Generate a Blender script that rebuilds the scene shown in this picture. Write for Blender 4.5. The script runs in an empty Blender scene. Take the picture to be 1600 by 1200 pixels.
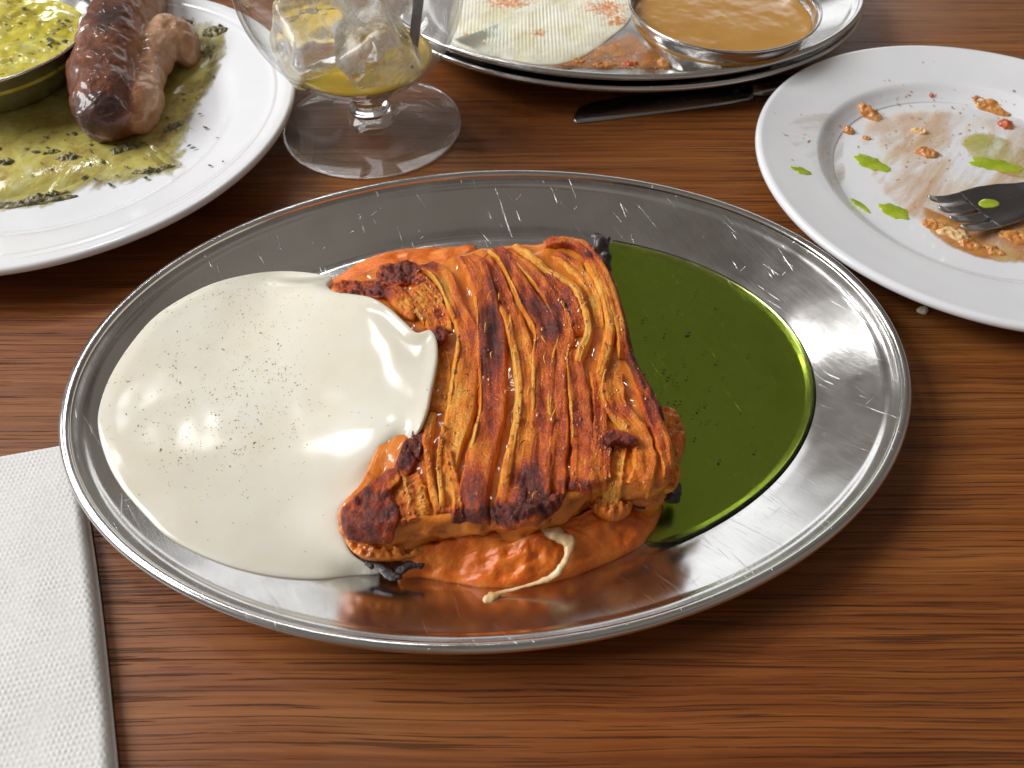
import bpy, bmesh, math, random
import numpy as np
from mathutils import Vector, Matrix
from mathutils.geometry import delaunay_2d_cdt

# ------------------------------------------------------------------ camera, world, light (lengths below are in centimetres, CM turns them into metres)
CM = 0.01
rng = np.random.default_rng(7)
random.seed(7)
sc = bpy.context.scene
COL = sc.collection
PITCH, CAMH, FPX = math.radians(52.0), 21.0, 1202.0
CAMP = np.array([0.0, -CAMH / math.tan(PITCH), CAMH])
FW = np.array([0, math.cos(PITCH), -math.sin(PITCH)])
UP = np.array([0, math.sin(PITCH), math.cos(PITCH)])
cd = bpy.data.cameras.new("Camera")
cam = bpy.data.objects.new("Camera", cd)
COL.objects.link(cam)
cam.location = tuple(CAMP * CM)
cam.rotation_euler = (math.radians(90) - PITCH, 0, 0)
cd.sensor_width = 36.0
cd.lens = FPX / 1600 * 36.0
cd.clip_start = 0.005
cd.clip_end = 50
cd.dof.use_dof = True
cd.dof.focus_distance = 0.255
cd.dof.aperture_fstop = 20
sc.camera = cam

world = bpy.data.worlds.new("World")
sc.world = world
world.use_nodes = True
bg = world.node_tree.nodes["Background"]
_t = world.node_tree
_tc = _t.nodes.new("ShaderNodeTexCoord")
_nz = _t.nodes.new("ShaderNodeTexNoise")
_nz.inputs["Scale"].default_value = 2.6
_nz.inputs["Detail"].default_value = 4
_rp = _t.nodes.new("ShaderNodeValToRGB")
_rp.color_ramp.elements[0].position, _rp.color_ramp.elements[1].position = 0.36, 0.66
_rp.color_ramp.elements[0].color, _rp.color_ramp.elements[1].color = (0.42, 0.34, 0.28, 1), (1.6, 1.42, 1.24, 1)
_t.links.new(_tc.outputs["Generated"], _nz.inputs["Vector"])
_t.links.new(_nz.outputs["Fac"], _rp.inputs[0])
_t.links.new(_rp.outputs[0], bg.inputs[0])
bg.inputs[1].default_value = 0.14


def area(name, d, dist, sx, sy, power, col=(1, 1, 1)):
    l = bpy.data.lights.new(name, 'AREA')
    l.shape = 'RECTANGLE'
    l.size, l.size_y, l.energy, l.color = sx, sy, power, col
    o = bpy.data.objects.new(name, l)
    COL.objects.link(o)
    v = Vector(d).normalized()
    o.location = v * dist
    o.rotation_euler = (-v).to_track_quat('-Z', 'Y').to_euler()
    return o


area("left_window_lamp", (-0.80, 0.06, 0.60), 2.5, 1.3, 1.1, 60, (0.985, 0.99, 1))
area("front_window_lamp", (0.10, 0.95, 0.25), 3.0, 2.6, 0.85, 8, (0.95, 0.98, 1))
area("skylight_lamp", (-0.40, 0.475, 0.785), 2.3, 0.20, 0.28, 4.0)
area("skylight_lamp", (-0.17, 0.575, 0.80), 2.3, 0.15, 0.12, 1.6)
sc.view_settings.view_transform = 'Standard'
sc.view_settings.look = 'None'
sc.view_settings.exposure = 0.40
sc.view_settings.gamma = 1.0
sc.cycles.max_bounces = 16
sc.cycles.transmission_bounces = 12
sc.cycles.glossy_bounces = 6
sc.cycles.transparent_max_bounces = 16
sc.cycles.volume_bounces = 1
sc.cycles.blur_glossy = 0.5
sc.cycles.sample_clamp_indirect = 6
sc.cycles.use_denoising = True


# ------------------------------------------------------------------ picture <-> table helpers
def unproj(px, z):
    px = np.atleast_2d(np.asarray(px, float))
    d = FW + ((px[:, 0:1] - 800) / FPX) * np.array([1., 0, 0]) - ((px[:, 1:2] - 600) / FPX) * UP
    z = np.broadcast_to(np.asarray(z, float), (len(px),))[:, None]
    return CAMP + d * ((z - CAMP[2]) / d[:, 2:3])


def proj(P):
    d = np.asarray(P, float) - CAMP
    zz = d @ FW
    return np.stack([800 + FPX * d[..., 0] / zz, 600 - FPX * (d @ UP) / zz], -1)


def on(px, zfun, z0=0.8, lift=0.0):
    z = np.full(len(np.atleast_2d(px)), z0, float)
    for _ in range(14):
        P = unproj(px, z)
        z = 0.5 * z + 0.5 * (zfun(P[:, 0], P[:, 1]) + lift)
    P = unproj(px, z)
    return P


# ------------------------------------------------------------------ numpy noise
_perm = rng.permutation(4096)
_grad = rng.normal(size=(4096, 3))
_grad /= np.linalg.norm(_grad, axis=1)[:, None]


def pnoise(P, scale=1.0, seed=0):
    P = np.asarray(P, float) * scale + seed * 17.31
    i = np.floor(P).astype(int)
    f = P - i
    u = f * f * f * (f * (f * 6 - 15) + 10)
    out = 0
    for dx in (0, 1):
        for dy in (0, 1):
            for dz in (0, 1):
                h = _perm[(_perm[(_perm[(i[..., 0] + dx) & 4095] + i[..., 1] + dy) & 4095] + i[..., 2] + dz) & 4095]
                g = _grad[h]
                dd = (f - np.array([dx, dy, dz]))
                w = (u[..., 0] if dx else 1 - u[..., 0]) * (u[..., 1] if dy else 1 - u[..., 1]) * (u[..., 2] if dz else 1 - u[..., 2])
                out = out + w * (g * dd).sum(-1)
    return out * 1.6


def fbm(P, scale=1.0, oct=3, seed=0):
    a, s, o = 1.0, scale, 0
    for k in range(oct):
        o = o + a * pnoise(P, s, seed + k)
        a *= 0.5
        s *= 2.1
    return o


def sstep(a, b, x):
    t = np.clip((x - a) / (b - a), 0, 1)  # works for a > b as well
    return t * t * (3 - 2 * t)


# ------------------------------------------------------------------ mesh helpers
def mesh(name, V, F, mat, parent=None, smooth=True, attrs=None, loc=None, fixn=True):
    V = np.asarray(V, float)
    L = np.zeros(3) if loc is None else np.asarray(loc, float)
    if parent is not None:
        L = np.array(parent["_o"]) if "_o" in parent else np.array(parent.location) / CM
    me = bpy.data.meshes.new(name)
    me.from_pydata(((V - L) * CM).tolist(), [], [list(map(int, f)) for f in F])
    me.update()
    if fixn:
        bm = bmesh.new()
        bm.from_mesh(me)
        bmesh.ops.recalc_face_normals(bm, faces=bm.faces)
        bm.to_mesh(me)
        bm.free()
    if smooth:
        me.polygons.foreach_set("use_smooth", [True] * len(me.polygons))
    for k, a in (attrs or {}).items():
        at = me.attributes.new(k, 'FLOAT', 'POINT')
        at.data.foreach_set("value", np.asarray(a, np.float32))
    me.materials.append(mat)
    o = bpy.data.objects.new(name, me)
    COL.objects.link(o)
    if parent is None:
        o.location = tuple(L * CM)
    else:
        o.parent = parent
    return o


def thing(name, loc, label, cat, group=None):
    o = bpy.data.objects.new(name, None)
    COL.objects.link(o)
    o.empty_display_size = 0.01
    o.location = tuple(np.asarray(loc, float) * CM)
    return tag(o, label, cat, group)


def tag(o, label, cat, group=None, kind=None):
    o["label"] = label
    o["category"] = cat
    if group:
        o["group"] = group
    if kind:
        o["kind"] = kind
    return o


def grid_faces(nu, nv, wrap=False):
    F = []
    for i in range(nu - 1):
        for j in range(nv if wrap else nv - 1):
            j2 = (j + 1) % nv
            F.append((i * nv + j, i * nv + j2, (i + 1) * nv + j2, (i + 1) * nv + j))
    return F


def rings(R, cap0=True, cap1=True):
    """R: (n, m, 3) closed rings -> verts, faces with end fans"""
    n, m, _ = R.shape
    V = R.reshape(-1, 3)
    F = grid_faces(n, m, True)
    V = list(V)
    if cap0:
        V.append(R[0].mean(0))
        c = len(V) - 1
        F += [(c, (j + 1) % m, j) for j in range(m)]
    if cap1:
        V.append(R[-1].mean(0))
        c = len(V) - 1
        b = (n - 1) * m
        F += [(c, b + j, b + (j + 1) % m) for j in range(m)]
    return np.array(V), F


def lathe(prof, c, m=96):
    th = np.linspace(0, 2 * np.pi, m, endpoint=False)
    R = np.array([[(c[0] + r * np.cos(t), c[1] + r * np.sin(t), c[2] + z) for t in th] for r, z in prof])
    return R


def catmull(P, n, closed=False):
    P = np.asarray(P, float)
    m = len(P)
    if closed:
        Q = np.vstack([P[-1], P, P[0], P[1]])
        seg = m
    else:
        Q = np.vstack([2 * P[0] - P[1], P, 2 * P[-1] - P[-2]])
        seg = m - 1
    # arclength-ish parametrisation
    t = np.linspace(0, seg, n, endpoint=not closed)
    i = np.minimum(t.astype(int), seg - 1)
    f = (t - i)[:, None]
    p0, p1, p2, p3 = Q[i], Q[i + 1], Q[i + 2], Q[i + 3]
    return 0.5 * (2 * p1 + (p2 - p0) * f + (2 * p0 - 5 * p1 + 4 * p2 - p3) * f ** 2 + (3 * p1 - p0 - 3 * p2 + p3) * f ** 3)


def tube(path, rad, m=16, amp=0.0, nscale=2.0, seed=0, flat=1.0):
    path = np.asarray(path, float)
    n = len(path)
    T = np.gradient(path, axis=0)
    T /= np.linalg.norm(T, axis=1)[:, None] + 1e-9
    up = np.array([0, 0, 1.0])
    R = []
    for i in range(n):
        s = np.cross(T[i], up)
        if np.linalg.norm(s) < 1e-3:
            s = np.array([1., 0, 0])
        s /= np.linalg.norm(s)
        u = np.cross(s, T[i])
        a = np.linspace(0, 2 * np.pi, m, endpoint=False)
        R.append(path[i] + rad[i] * (np.cos(a)[:, None] * s + flat * np.sin(a)[:, None] * u))
    R = np.array(R)
    if amp:
        c = path[:, None, :]
        d = R - c
        nn = fbm(R, nscale, 3, seed)[..., None]
        R = c + d * (1 + amp * nn)
    return R


def blob(name, edge, center, T, mat, parent=None, nr=26, nt=120, pw=2.2, amp=0.0, nscale=1.5, seed=0, base=None,
         attr=None, drop=0.08, jag=0.0, zlift=0.0, loc=None, keep=False):
    """a rounded puddle or lump: edge is an outline lying on its support, T its thickness"""
    E = catmull(edge, nt, True)
    C = np.asarray(center, float)
    if jag:
        d = E - C
        E = C + d * (1 + jag * fbm(E, 2.2, 3, seed + 5)[:, None] * np.array([1, 1, 0]))
    s = 1 - (1 - np.linspace(0, 1, nr)) ** 1.7
    s[0] = 0.02
    R = C + (E - C)[None] * s[:, None, None]
    w = sstep(0, 1, s)[:, None] ** 1.2
    if base is None:
        zb = C[2] * (1 - w) + E[None, :, 2] * w
    else:
        zb = base(R[..., 0], R[..., 1])
    prof = np.sqrt(np.clip(1 - s ** pw, 0, 1))[:, None]
    nz = fbm(R * np.array([1, 1, 0]) + 3.3, nscale, 4, seed) * amp * np.clip(prof * 1.5, 0, 1) if amp else 0
    R[..., 2] = zb + T * prof + nz + zlift
    S = R.copy()
    bot = R[-1].copy()
    bot[:, 2] -= drop
    bc = C + (E - C) * 0.5
    bc[:, 2] = bot[:, 2].min()
    A = np.concatenate([R, bot[None], bc[None]])
    V, F = rings(A)
    at = None
    if attr:
        at = {k: f(V) for k, f in attr.items()}
    o = mesh(name, V, F, mat, parent, attrs=at, loc=loc)
    if keep:
        return o, S
    return o


# ------------------------------------------------------------------ node material helpers
class NM:
    def __init__(s, name):
        s.m = bpy.data.materials.new(name)
        s.m.use_nodes = True
        s.t = s.m.node_tree
        s.b = s.t.nodes["Principled BSDF"]
        s.out = s.t.nodes["Material Output"]

    def n(s, typ, **kw):
        nd = s.t.nodes.new(typ)
        for k, v in kw.items():
            if k in nd.inputs.keys():
                nd.inputs[k].default_value = v
            else:
                setattr(nd, k, v)
        return nd

    def l(s, a, b):
        s.t.links.new(a, b)

    def set(s, **kw):
        for k, v in kw.items():
            k = k.replace("_", " ")
            s.b.inputs[k].default_value = v
        return s

    def coord(s, scale=(1, 1, 1), rot=(0, 0, 0), kind="Object"):
        c = s.n("ShaderNodeTexCoord")
        src = c.outputs[kind]
        if any(rot):
            m0 = s.n("ShaderNodeMapping")
            m0.inputs["Rotation"].default_value = rot
            s.l(src, m0.inputs[0])
            src = m0.outputs[0]
        mp = s.n("ShaderNodeMapping")
        mp.inputs["Scale"].default_value = scale
        s.l(src, mp.inputs[0])
        return mp.outputs[0]

    def noise(s, vec, scale, detail=4, rough=0.55, dist=0.0):
        nd = s.n("ShaderNodeTexNoise")
        nd.inputs["Scale"].default_value = scale
        nd.inputs["Detail"].default_value = detail
        nd.inputs["Roughness"].default_value = rough
        nd.inputs["Distortion"].default_value = dist
        s.l(vec, nd.inputs["Vector"])
        return nd.outputs["Fac"]

    def ramp(s, fac, stops):
        nd = s.n("ShaderNodeValToRGB")
        e = nd.color_ramp.elements
        while len(e) < len(stops):
            e.new(0.5)
        for q, (p, c) in zip(e, stops):
            q.position = p
            q.color = (*c, 1) if len(c) == 3 else c
        s.l(fac, nd.inputs[0])
        return nd.outputs[0]

    def math(s, op, a, b=None, clamp=False):
        nd = s.n("ShaderNodeMath", operation=op)
        nd.use_clamp = clamp
        for i, x in enumerate((a, b)):
            if x is None:
                continue
            if isinstance(x, (int, float)):
                nd.inputs[i].default_value = x
            else:
                s.l(x, nd.inputs[i])
        return nd.outputs[0]

    def mix(s, fac, a, b, blend='MIX'):
        nd = s.n("ShaderNodeMix", data_type='RGBA', blend_type=blend)
        for sock, x in ((nd.inputs[0], fac), (nd.inputs[6], a), (nd.inputs[7], b)):
            if isinstance(x, (int, float)):
                sock.default_value = x
            elif isinstance(x, tuple):
                sock.default_value = (*x, 1)
            else:
                s.l(x, sock)
        return nd.outputs[2]

    def bump(s, h, dist=0.0002, strength=1.0, prev=None):
        nd = s.n("ShaderNodeBump")
        nd.inputs["Distance"].default_value = dist
        nd.inputs["Strength"].default_value = strength
        s.l(h, nd.inputs["Height"])
        if prev is not None:
            s.l(prev, nd.inputs["Normal"])
        return nd.outputs[0]

    def attr(s, name):
        nd = s.n("ShaderNodeAttribute")
        nd.attribute_name = name
        return nd.outputs["Fac"]

    def color(s, x):
        s.l(x, s.b.inputs["Base Color"])

    def normal(s, x):
        s.l(x, s.b.inputs["Normal"])

    def rough(s, x):
        s.l(x, s.b.inputs["Roughness"])


def mat_wood():
    k = NM("wood")
    v = k.coord()
    warp = k.noise(k.coord((5, 14, 1)), 1.0, 3)
    off = k.n("ShaderNodeCombineXYZ")
    k.l(k.math('MULTIPLY', k.math('SUBTRACT', warp, 0.5), 0.008), off.inputs[1])
    add = k.n("ShaderNodeVectorMath", operation='ADD')
    k.l(v, add.inputs[0])
    k.l(off.outputs[0], add.inputs[1])

    def st(sx, sy, detail=5, rough=0.6):
        mp = k.n("ShaderNodeMapping")
        mp.inputs["Scale"].default_value = (sx, sy, 1)
        k.l(add.outputs[0], mp.inputs[0])
        return k.noise(mp.outputs[0], 1.0, detail, rough)
    broad = st(2.5, 60, 4)
    mid = st(4.5, 480, 5, 0.7)
    fine = st(40, 1500, 4, 0.7)
    pore = st(13, 1350, 3, 0.6)
    streak = st(5, 460, 2, 0.5)
    patch = k.noise(k.coord((4, 5, 1)), 1.0, 3)
    a = k.math('ADD', k.math('MULTIPLY', broad, 0.30), k.math('MULTIPLY', mid, 0.50))
    a = k.math('ADD', a, k.math('MULTIPLY', fine, 0.20))
    c = k.ramp(a, [(0.30, (0.085, 0.019, 0.004)), (0.43, (0.155, 0.048, 0.011)), (0.54, (0.25, 0.092, 0.022)), (0.70, (0.37, 0.160, 0.044))])
    c = k.mix(k.ramp(patch, [(0.40, (0, 0, 0)), (0.64, (1, 1, 1))]), c, k.mix(1.0, c, (0.92, 0.74, 0.66), 'MULTIPLY'))
    pm = k.ramp(pore, [(0.385, (1, 1, 1)), (0.425, (0, 0, 0))])
    sm_ = k.ramp(streak, [(0.30, (1, 1, 1)), (0.37, (0, 0, 0))])
    c = k.mix(k.math('MULTIPLY', sm_, 0.35), c, (0.04, 0.011, 0.004))
    c = k.mix(k.math('MULTIPLY', pm, 0.68), c, (0.03, 0.009, 0.003))
    k.color(c)
    h = k.math('SUBTRACT', k.math('MULTIPLY', fine, 0.35), pm)
    k.normal(k.bump(h, 0.00022, 0.8))
    sm = k.noise(k.coord((1, 1, 1)), 28, 4)
    k.rough(k.ramp(sm, [(0.3, (0.30,) * 3), (0.7, (0.46,) * 3)]))
    k.set(Specular_IOR_Level=0.3, Coat_Weight=0.08, Coat_Roughness=0.18)
    return k.m


def mat_steel(name="steel", rough=0.2, scratch=1.0, col=(0.64, 0.63, 0.62)):
    k = NM(name)
    k.set(Metallic=1.0)
    def lines(ang, sx, sy, lo, hi):
        f = k.noise(k.coord((sx, sy, 60), (0, 0, ang)), 1.0, 2, 0.5)
        return k.ramp(f, [(lo, (0, 0, 0)), (hi, (1, 1, 1))])
    l1 = lines(0.9, 42, 2500, 0.70, 0.75)
    l2 = lines(1.2, 36, 2400, 0.70, 0.75)
    l3 = lines(-0.7, 100, 2300, 0.75, 0.78)
    msk = k.ramp(k.noise(k.coord(), 35, 3), [(0.35, (0, 0, 0)), (0.5, (1, 1, 1))])
    ls = k.math('MULTIPLY', k.math('MAXIMUM', k.math('MAXIMUM', l1, l2), l3), msk)
    fine = k.noise(k.coord((90, 2600, 150), (0, 0, 1.0)), 1.0, 3, 0.6)
    blot = k.noise(k.coord(), 60, 4, 0.6)
    rr_ = k.math('ADD', k.math('MULTIPLY', k.math('SUBTRACT', blot, 0.5), 0.22 * scratch),
                 k.math('ADD', k.math('MULTIPLY', fine, 0.14), rough - 0.07))
    k.rough(k.math('MAXIMUM', rr_, k.math('MULTIPLY', ls, 0.30)))
    c = k.mix(k.math('MULTIPLY', ls, 0.10 * scratch), (col[0], col[1], col[2]), (0.92, 0.91, 0.9))
    k.color(c)
    wob = k.noise(k.coord(), 22, 2)
    b = k.bump(k.math('ADD', k.math('MULTIPLY', fine, 0.12), k.math('MULTIPLY', ls, -0.6)), 0.00006, 0.7 * scratch)
    k.normal(k.bump(wob, 0.0016, 0.5, b))
    return k.m


def mat_porcelain():
    k = NM("porcelain")
    k.set(Roughness=0.16, Specular_IOR_Level=0.5, Coat_Weight=0.4, Coat_Roughness=0.05, Subsurface_Weight=0.08, Subsurface_Scale=0.003)
    f = k.noise(k.coord(), 30, 4)
    k.color(k.ramp(f, [(0.3, (0.74, 0.75, 0.77)), (0.7, (0.80, 0.805, 0.82))]))
    return k.m


def mat_bake():
    k = NM("roasted_bake")
    t = k.attr("tone")
    n1 = k.noise(k.coord((1, 0.45, 1)), 480, 5, 0.65)
    n2 = k.noise(k.coord(), 1300, 4, 0.7)
    n3 = k.noise(k.coord((1, 0.3, 1)), 190, 3, 0.6)
    tt = k.math('ADD', t, k.math('MULTIPLY', k.math('SUBTRACT', n1, 0.5), 0.50))
    tt = k.math('ADD', tt, k.math('MULTIPLY', k.math('SUBTRACT', n2, 0.5), 0.62))
    tt = k.math('ADD', tt, k.math('MULTIPLY', k.math('SUBTRACT', n3, 0.5), 0.36), clamp=True)
    c = k.ramp(tt, [(0.0, (0.82, 0.43, 0.075)), (0.15, (0.78, 0.27, 0.022)), (0.33, (0.66, 0.15, 0.010)), (0.50, (0.42, 0.058, 0.008)),
                    (0.66, (0.19, 0.028, 0.012)), (0.82, (0.065, 0.013, 0.011)), (1.0, (0.016, 0.006, 0.007))])
    k.color(c)
    k.set(Subsurface_Weight=0.24, Subsurface_Scale=0.004, Specular_IOR_Level=0.25, Coat_Weight=0.35, Coat_Roughness=0.07)
    k.b.inputs["Subsurface Radius"].default_value = (1.0, 0.45, 0.12)
    k.rough(k.ramp(n1, [(0.3, (0.4,) * 3), (0.7, (0.65,) * 3)]))
    h = k.math('ADD', k.math('MULTIPLY', n2, 0.8), n1)
    nb = k.bump(h, 0.0010, 0.8)
    k.normal(nb)
    k.l(k.bump(k.noise(k.coord(), 1100, 3, 0.6), 0.0009, 0.8), k.b.inputs["Coat Normal"])
    return k.m


def mat_amber(name="amber_filling", c0=(0.30, 0.055, 0.006), c1=(0.66, 0.19, 0.014), c2=(0.74, 0.34, 0.05)):
    k = NM(name)
    n1 = k.noise(k.coord((1, 0.5, 1.6)), 130, 5, 0.6, 0.6)
    n2 = k.noise(k.coord(), 700, 4, 0.6)
    k.color(k.ramp(k.math('ADD', k.math('MULTIPLY', n1, 0.8), k.math('MULTIPLY', n2, 0.2)),
                   [(0.34, c0), (0.47, c1), (0.58, c1), (0.72, c2)]))
    k.set(Subsurface_Weight=0.4, Subsurface_Scale=0.005, Roughness=0.4, Specular_IOR_Level=0.3, Coat_Weight=0.8, Coat_Roughness=0.05)
    k.b.inputs["Subsurface Radius"].default_value = (1.0, 0.4, 0.1)
    k.normal(k.bump(k.math('ADD', n1, k.math('MULTIPLY', n2, 0.3)), 0.0012, 0.6))
    return k.m


def mat_cream():
    k = NM("white_cream")
    n = k.noise(k.coord(), 45, 4)
    k.color(k.ramp(n, [(0.3, (0.68, 0.63, 0.50)), (0.5, (0.70, 0.66, 0.55)), (0.7, (0.72, 0.69, 0.60))]))
    k.set(Roughness=0.13, Specular_IOR_Level=0.3, Subsurface_Weight=0.35, Subsurface_Scale=0.006)
    k.b.inputs["Subsurface Radius"].default_value = (1.0, 0.75, 0.4)
    return k.m


def mat_puree():
    k = NM("orange_puree")
    n1 = k.noise(k.coord(), 160, 5, 0.6)
    n2 = k.noise(k.coord(), 900, 4, 0.6)
    k.color(k.ramp(n1, [(0.3, (0.56, 0.10, 0.007)), (0.5, (0.72, 0.16, 0.012)), (0.7, (0.80, 0.24, 0.03))]))
    k.set(Roughness=0.24, Specular_IOR_Level=0.55, Subsurface_Weight=0.3, Subsurface_Scale=0.004)
    k.b.inputs["Subsurface Radius"].default_value = (1.0, 0.35, 0.08)
    k.normal(k.bump(k.math('ADD', k.math('MULTIPLY', n1, 0.5), k.math('MULTIPLY', n2, 0.6)), 0.0009, 0.6))
    return k.m


def mat_oil(name, acol, dens, rough=0.02):
    k = NM(name)
    k.set(Base_Color=(1, 1, 1, 1), Roughness=rough, IOR=1.45, Transmission_Weight=1.0)
    va = k.n("ShaderNodeVolumeAbsorption")
    va.inputs["Color"].default_value = (*acol, 1)
    va.inputs["Density"].default_value = dens
    k.l(va.outputs[0], k.out.inputs["Volume"])
    return k.m


def mat_simple(name, c0, c1, scale=200, rough=0.4, bump=0.0, bscale=None, sss=0.0, coat=0.0, spec=0.5, detail=4):
    k = NM(name)
    n = k.noise(k.coord(), scale, detail, 0.6)
    k.color(k.ramp(n, [(0.35, c0), (0.65, c1)]))
    k.set(Roughness=rough, Specular_IOR_Level=spec, Coat_Weight=coat, Coat_Roughness=0.08)
    if sss:
        k.set(Subsurface_Weight=sss, Subsurface_Scale=0.003)
    if bump:
        k.normal(k.bump(k.noise(k.coord(), bscale or scale, 5, 0.6), bump, 0.7))
    return k.m


def mat_glass(name, ior=1.5, rough=0.0, cloud=0.0, ccol=(0.9, 0.9, 0.85), cscale=90, bump=0.0, bscale=80):
    k = NM(name)
    k.set(Base_Color=(1, 1, 1, 1), Roughness=rough, IOR=ior, Transmission_Weight=1.0)
    if bump:
        k.normal(k.bump(k.noise(k.coord(), bscale, 3), bump, 0.6))
    if cloud:
        d = k.n("ShaderNodeBsdfPrincipled")
        d.inputs["Base Color"].default_value = (*ccol, 1)
        d.inputs["Roughness"].default_value = 0.3
        mx = k.n("ShaderNodeMixShader")
        f = k.noise(k.coord(), cscale, 4, 0.65, 1.0)
        k.l(k.ramp(f, [(0.36, (0, 0, 0)), (0.62, (cloud,) * 3)]), mx.inputs[0])
        k.l(k.b.outputs[0], mx.inputs[1])
        k.l(d.outputs[0], mx.inputs[2])
        k.l(mx.outputs[0], k.out.inputs["Surface"])
    return k.m


def mat_thin_glass():
    """thin clear wall with a breath of frost"""
    k = NM("clear_glass")
    tr = k.n("ShaderNodeBsdfTransparent")
    gl = k.n("ShaderNodeBsdfGlossy")
    gl.inputs["Roughness"].default_value = 0.02
    lw = k.n("ShaderNodeLayerWeight")
    fac = k.math('ADD', k.math('MULTIPLY', k.math('POWER', lw.outputs["Facing"], 4.0), 0.75), 0.035)
    nb = k.bump(k.noise(k.coord(), 45, 2), 0.0006, 0.5)
    k.l(nb, gl.inputs["Normal"])
    k.l(k.ramp(lw.outputs["Facing"], [(0.6, (1, 1, 1)), (0.93, (0.9, 0.91, 0.9)), (1.0, (0.45, 0.46, 0.46))]), tr.inputs[0])
    m1 = k.n("ShaderNodeMixShader")
    k.l(fac, m1.inputs[0])
    k.l(tr.outputs[0], m1.inputs[1])
    k.l(gl.outputs[0], m1.inputs[2])
    df = k.n("ShaderNodeBsdfDiffuse")
    df.inputs[0].default_value = (0.9, 0.92, 0.95, 1)
    m2 = k.n("ShaderNodeMixShader")
    f = k.noise(k.coord((1, 1, .5)), 120, 5, 0.7, 0.6)
    e = k.attr("frost")
    k.l(k.math('MULTIPLY', e, k.ramp(f, [(0.35, (0.1,) * 3), (0.75, (0.8,) * 3)])), m2.inputs[0])
    k.l(m1.outputs[0], m2.inputs[1])
    k.l(df.outputs[0], m2.inputs[2])
    k.l(m2.outputs[0], k.out.inputs["Surface"])
    return k.m


def mat_foot():
    k = NM("foot_glass")
    k.set(Base_Color=(1, 1, 1, 1), Roughness=0.0, IOR=1.5, Transmission_Weight=1.0)
    tr = k.n("ShaderNodeBsdfTransparent")
    mx = k.n("ShaderNodeMixShader")
    mx.inputs[0].default_value = 0.4
    k.l(k.b.outputs[0], mx.inputs[1])
    k.l(tr.outputs[0], mx.inputs[2])
    k.l(mx.outputs[0], k.out.inputs["Surface"])
    return k.m


def mat_film(name, stops, scale, lo, hi, stretch=(1, 1, 1), rot=0.0, rough=0.25, maxa=0.9):
    """a thin uneven smear: colour where the food stuck, clear between"""
    k = NM(name)
    f = k.noise(k.coord(stretch, (0, 0, rot)), scale, 6, 0.68, 0.5)
    g = k.noise(k.coord(), scale * 0.6, 4, 0.6, 0.4)
    k.color(k.ramp(g, stops))
    e = k.attr("edge")
    a = k.ramp(k.math('MULTIPLY', f, k.ramp(e, [(0.0, (0, 0, 0)), (0.55, (1, 1, 1))])), [(lo, (0, 0, 0)), (hi, (maxa,) * 3)])
    k.l(a, k.b.inputs["Alpha"])
    k.set(Roughness=rough, Specular_IOR_Level=0.5)
    k.normal(k.bump(f, 0.0006, 0.6))
    return k.m


M = dict(
    wood=mat_wood(), steel=mat_steel(), steel_dark=mat_steel("cutlery_steel", 0.24, 0.5, (0.36, 0.36, 0.38)),
    porcelain=mat_porcelain(), bake=mat_bake(), amber=mat_amber(), cream=mat_cream(), puree=mat_puree(),
    oil=mat_oil("green_oil", (0.78, 0.91, 0.0), 1080),
    drink=mat_simple("yellow_drink", (0.82, 0.56, 0.06), (0.86, 0.64, 0.10), 60, 0.03, sss=0.2),
    glass=mat_thin_glass(),
    solid_glass=mat_glass("solid_glass", 1.5, 0.0, 0.0, bump=0.0004, bscale=40),
    foot_glass=mat_foot(),
    ice=mat_glass("ice", 1.31, 0.01, 0.45, (0.97, 0.97, 0.93), 50, 0.0012, 60),
    pepper=mat_simple("seasoning_flakes", (0.16, 0.08, 0.02), (0.50, 0.29, 0.09), 900, 0.6),
    herb=mat_simple("herb_flecks", (0.012, 0.02, 0.006), (0.05, 0.05, 0.012), 900, 0.5),
    char=mat_simple("black_char", (0.006, 0.004, 0.005), (0.035, 0.014, 0.012), 500, 0.28, 0.0012, 700, coat=0.5),
    strand=mat_simple("pale_strand", (0.62, 0.38, 0.16), (0.78, 0.58, 0.34), 200, 0.3, 0.0004, 500, sss=0.2, coat=0.3),
    tofu=mat_simple("fine_crumb", (0.66, 0.62, 0.46), (0.75, 0.74, 0.64), 400, 0.5),
    orange_bit=mat_simple("orange_crumb", (0.42, 0.13, 0.02), (0.66, 0.33, 0.10), 350, 0.35, 0.0008, 500, coat=0.3),
    red_bit=mat_simple("red_crumb", (0.38, 0.05, 0.01), (0.58, 0.13, 0.03), 350, 0.35, 0.0006, 500, coat=0.3),
    glint=mat_simple("glint_bead", (0.40, 0.10, 0.015), (0.60, 0.22, 0.04), 300, 0.05, coat=1.0),  # glossy amber for the beads added to catch glints
    nut=mat_simple("nut", (0.66, 0.40, 0.17), (0.72, 0.52, 0.28), 200, 0.35),
    caramel=mat_simple("caramel_sauce", (0.44, 0.215, 0.040), (0.48, 0.25, 0.055), 40, 0.14, 0.0004, 30, sss=0.15),
    black=mat_simple("black_plastic", (0.008, 0.008, 0.009), (0.015, 0.015, 0.016), 300, 0.3),
    lime_oil=mat_simple("lime_oil_drop", (0.26, 0.36, 0.010), (0.42, 0.50, 0.04), 120, 0.06, coat=0.6, sss=0.1),
    paste=mat_simple("dark_herb_paste", (0.05, 0.05, 0.012), (0.24, 0.19, 0.06), 420, 0.4, 0.0008, 600, coat=0.15),
)


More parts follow.
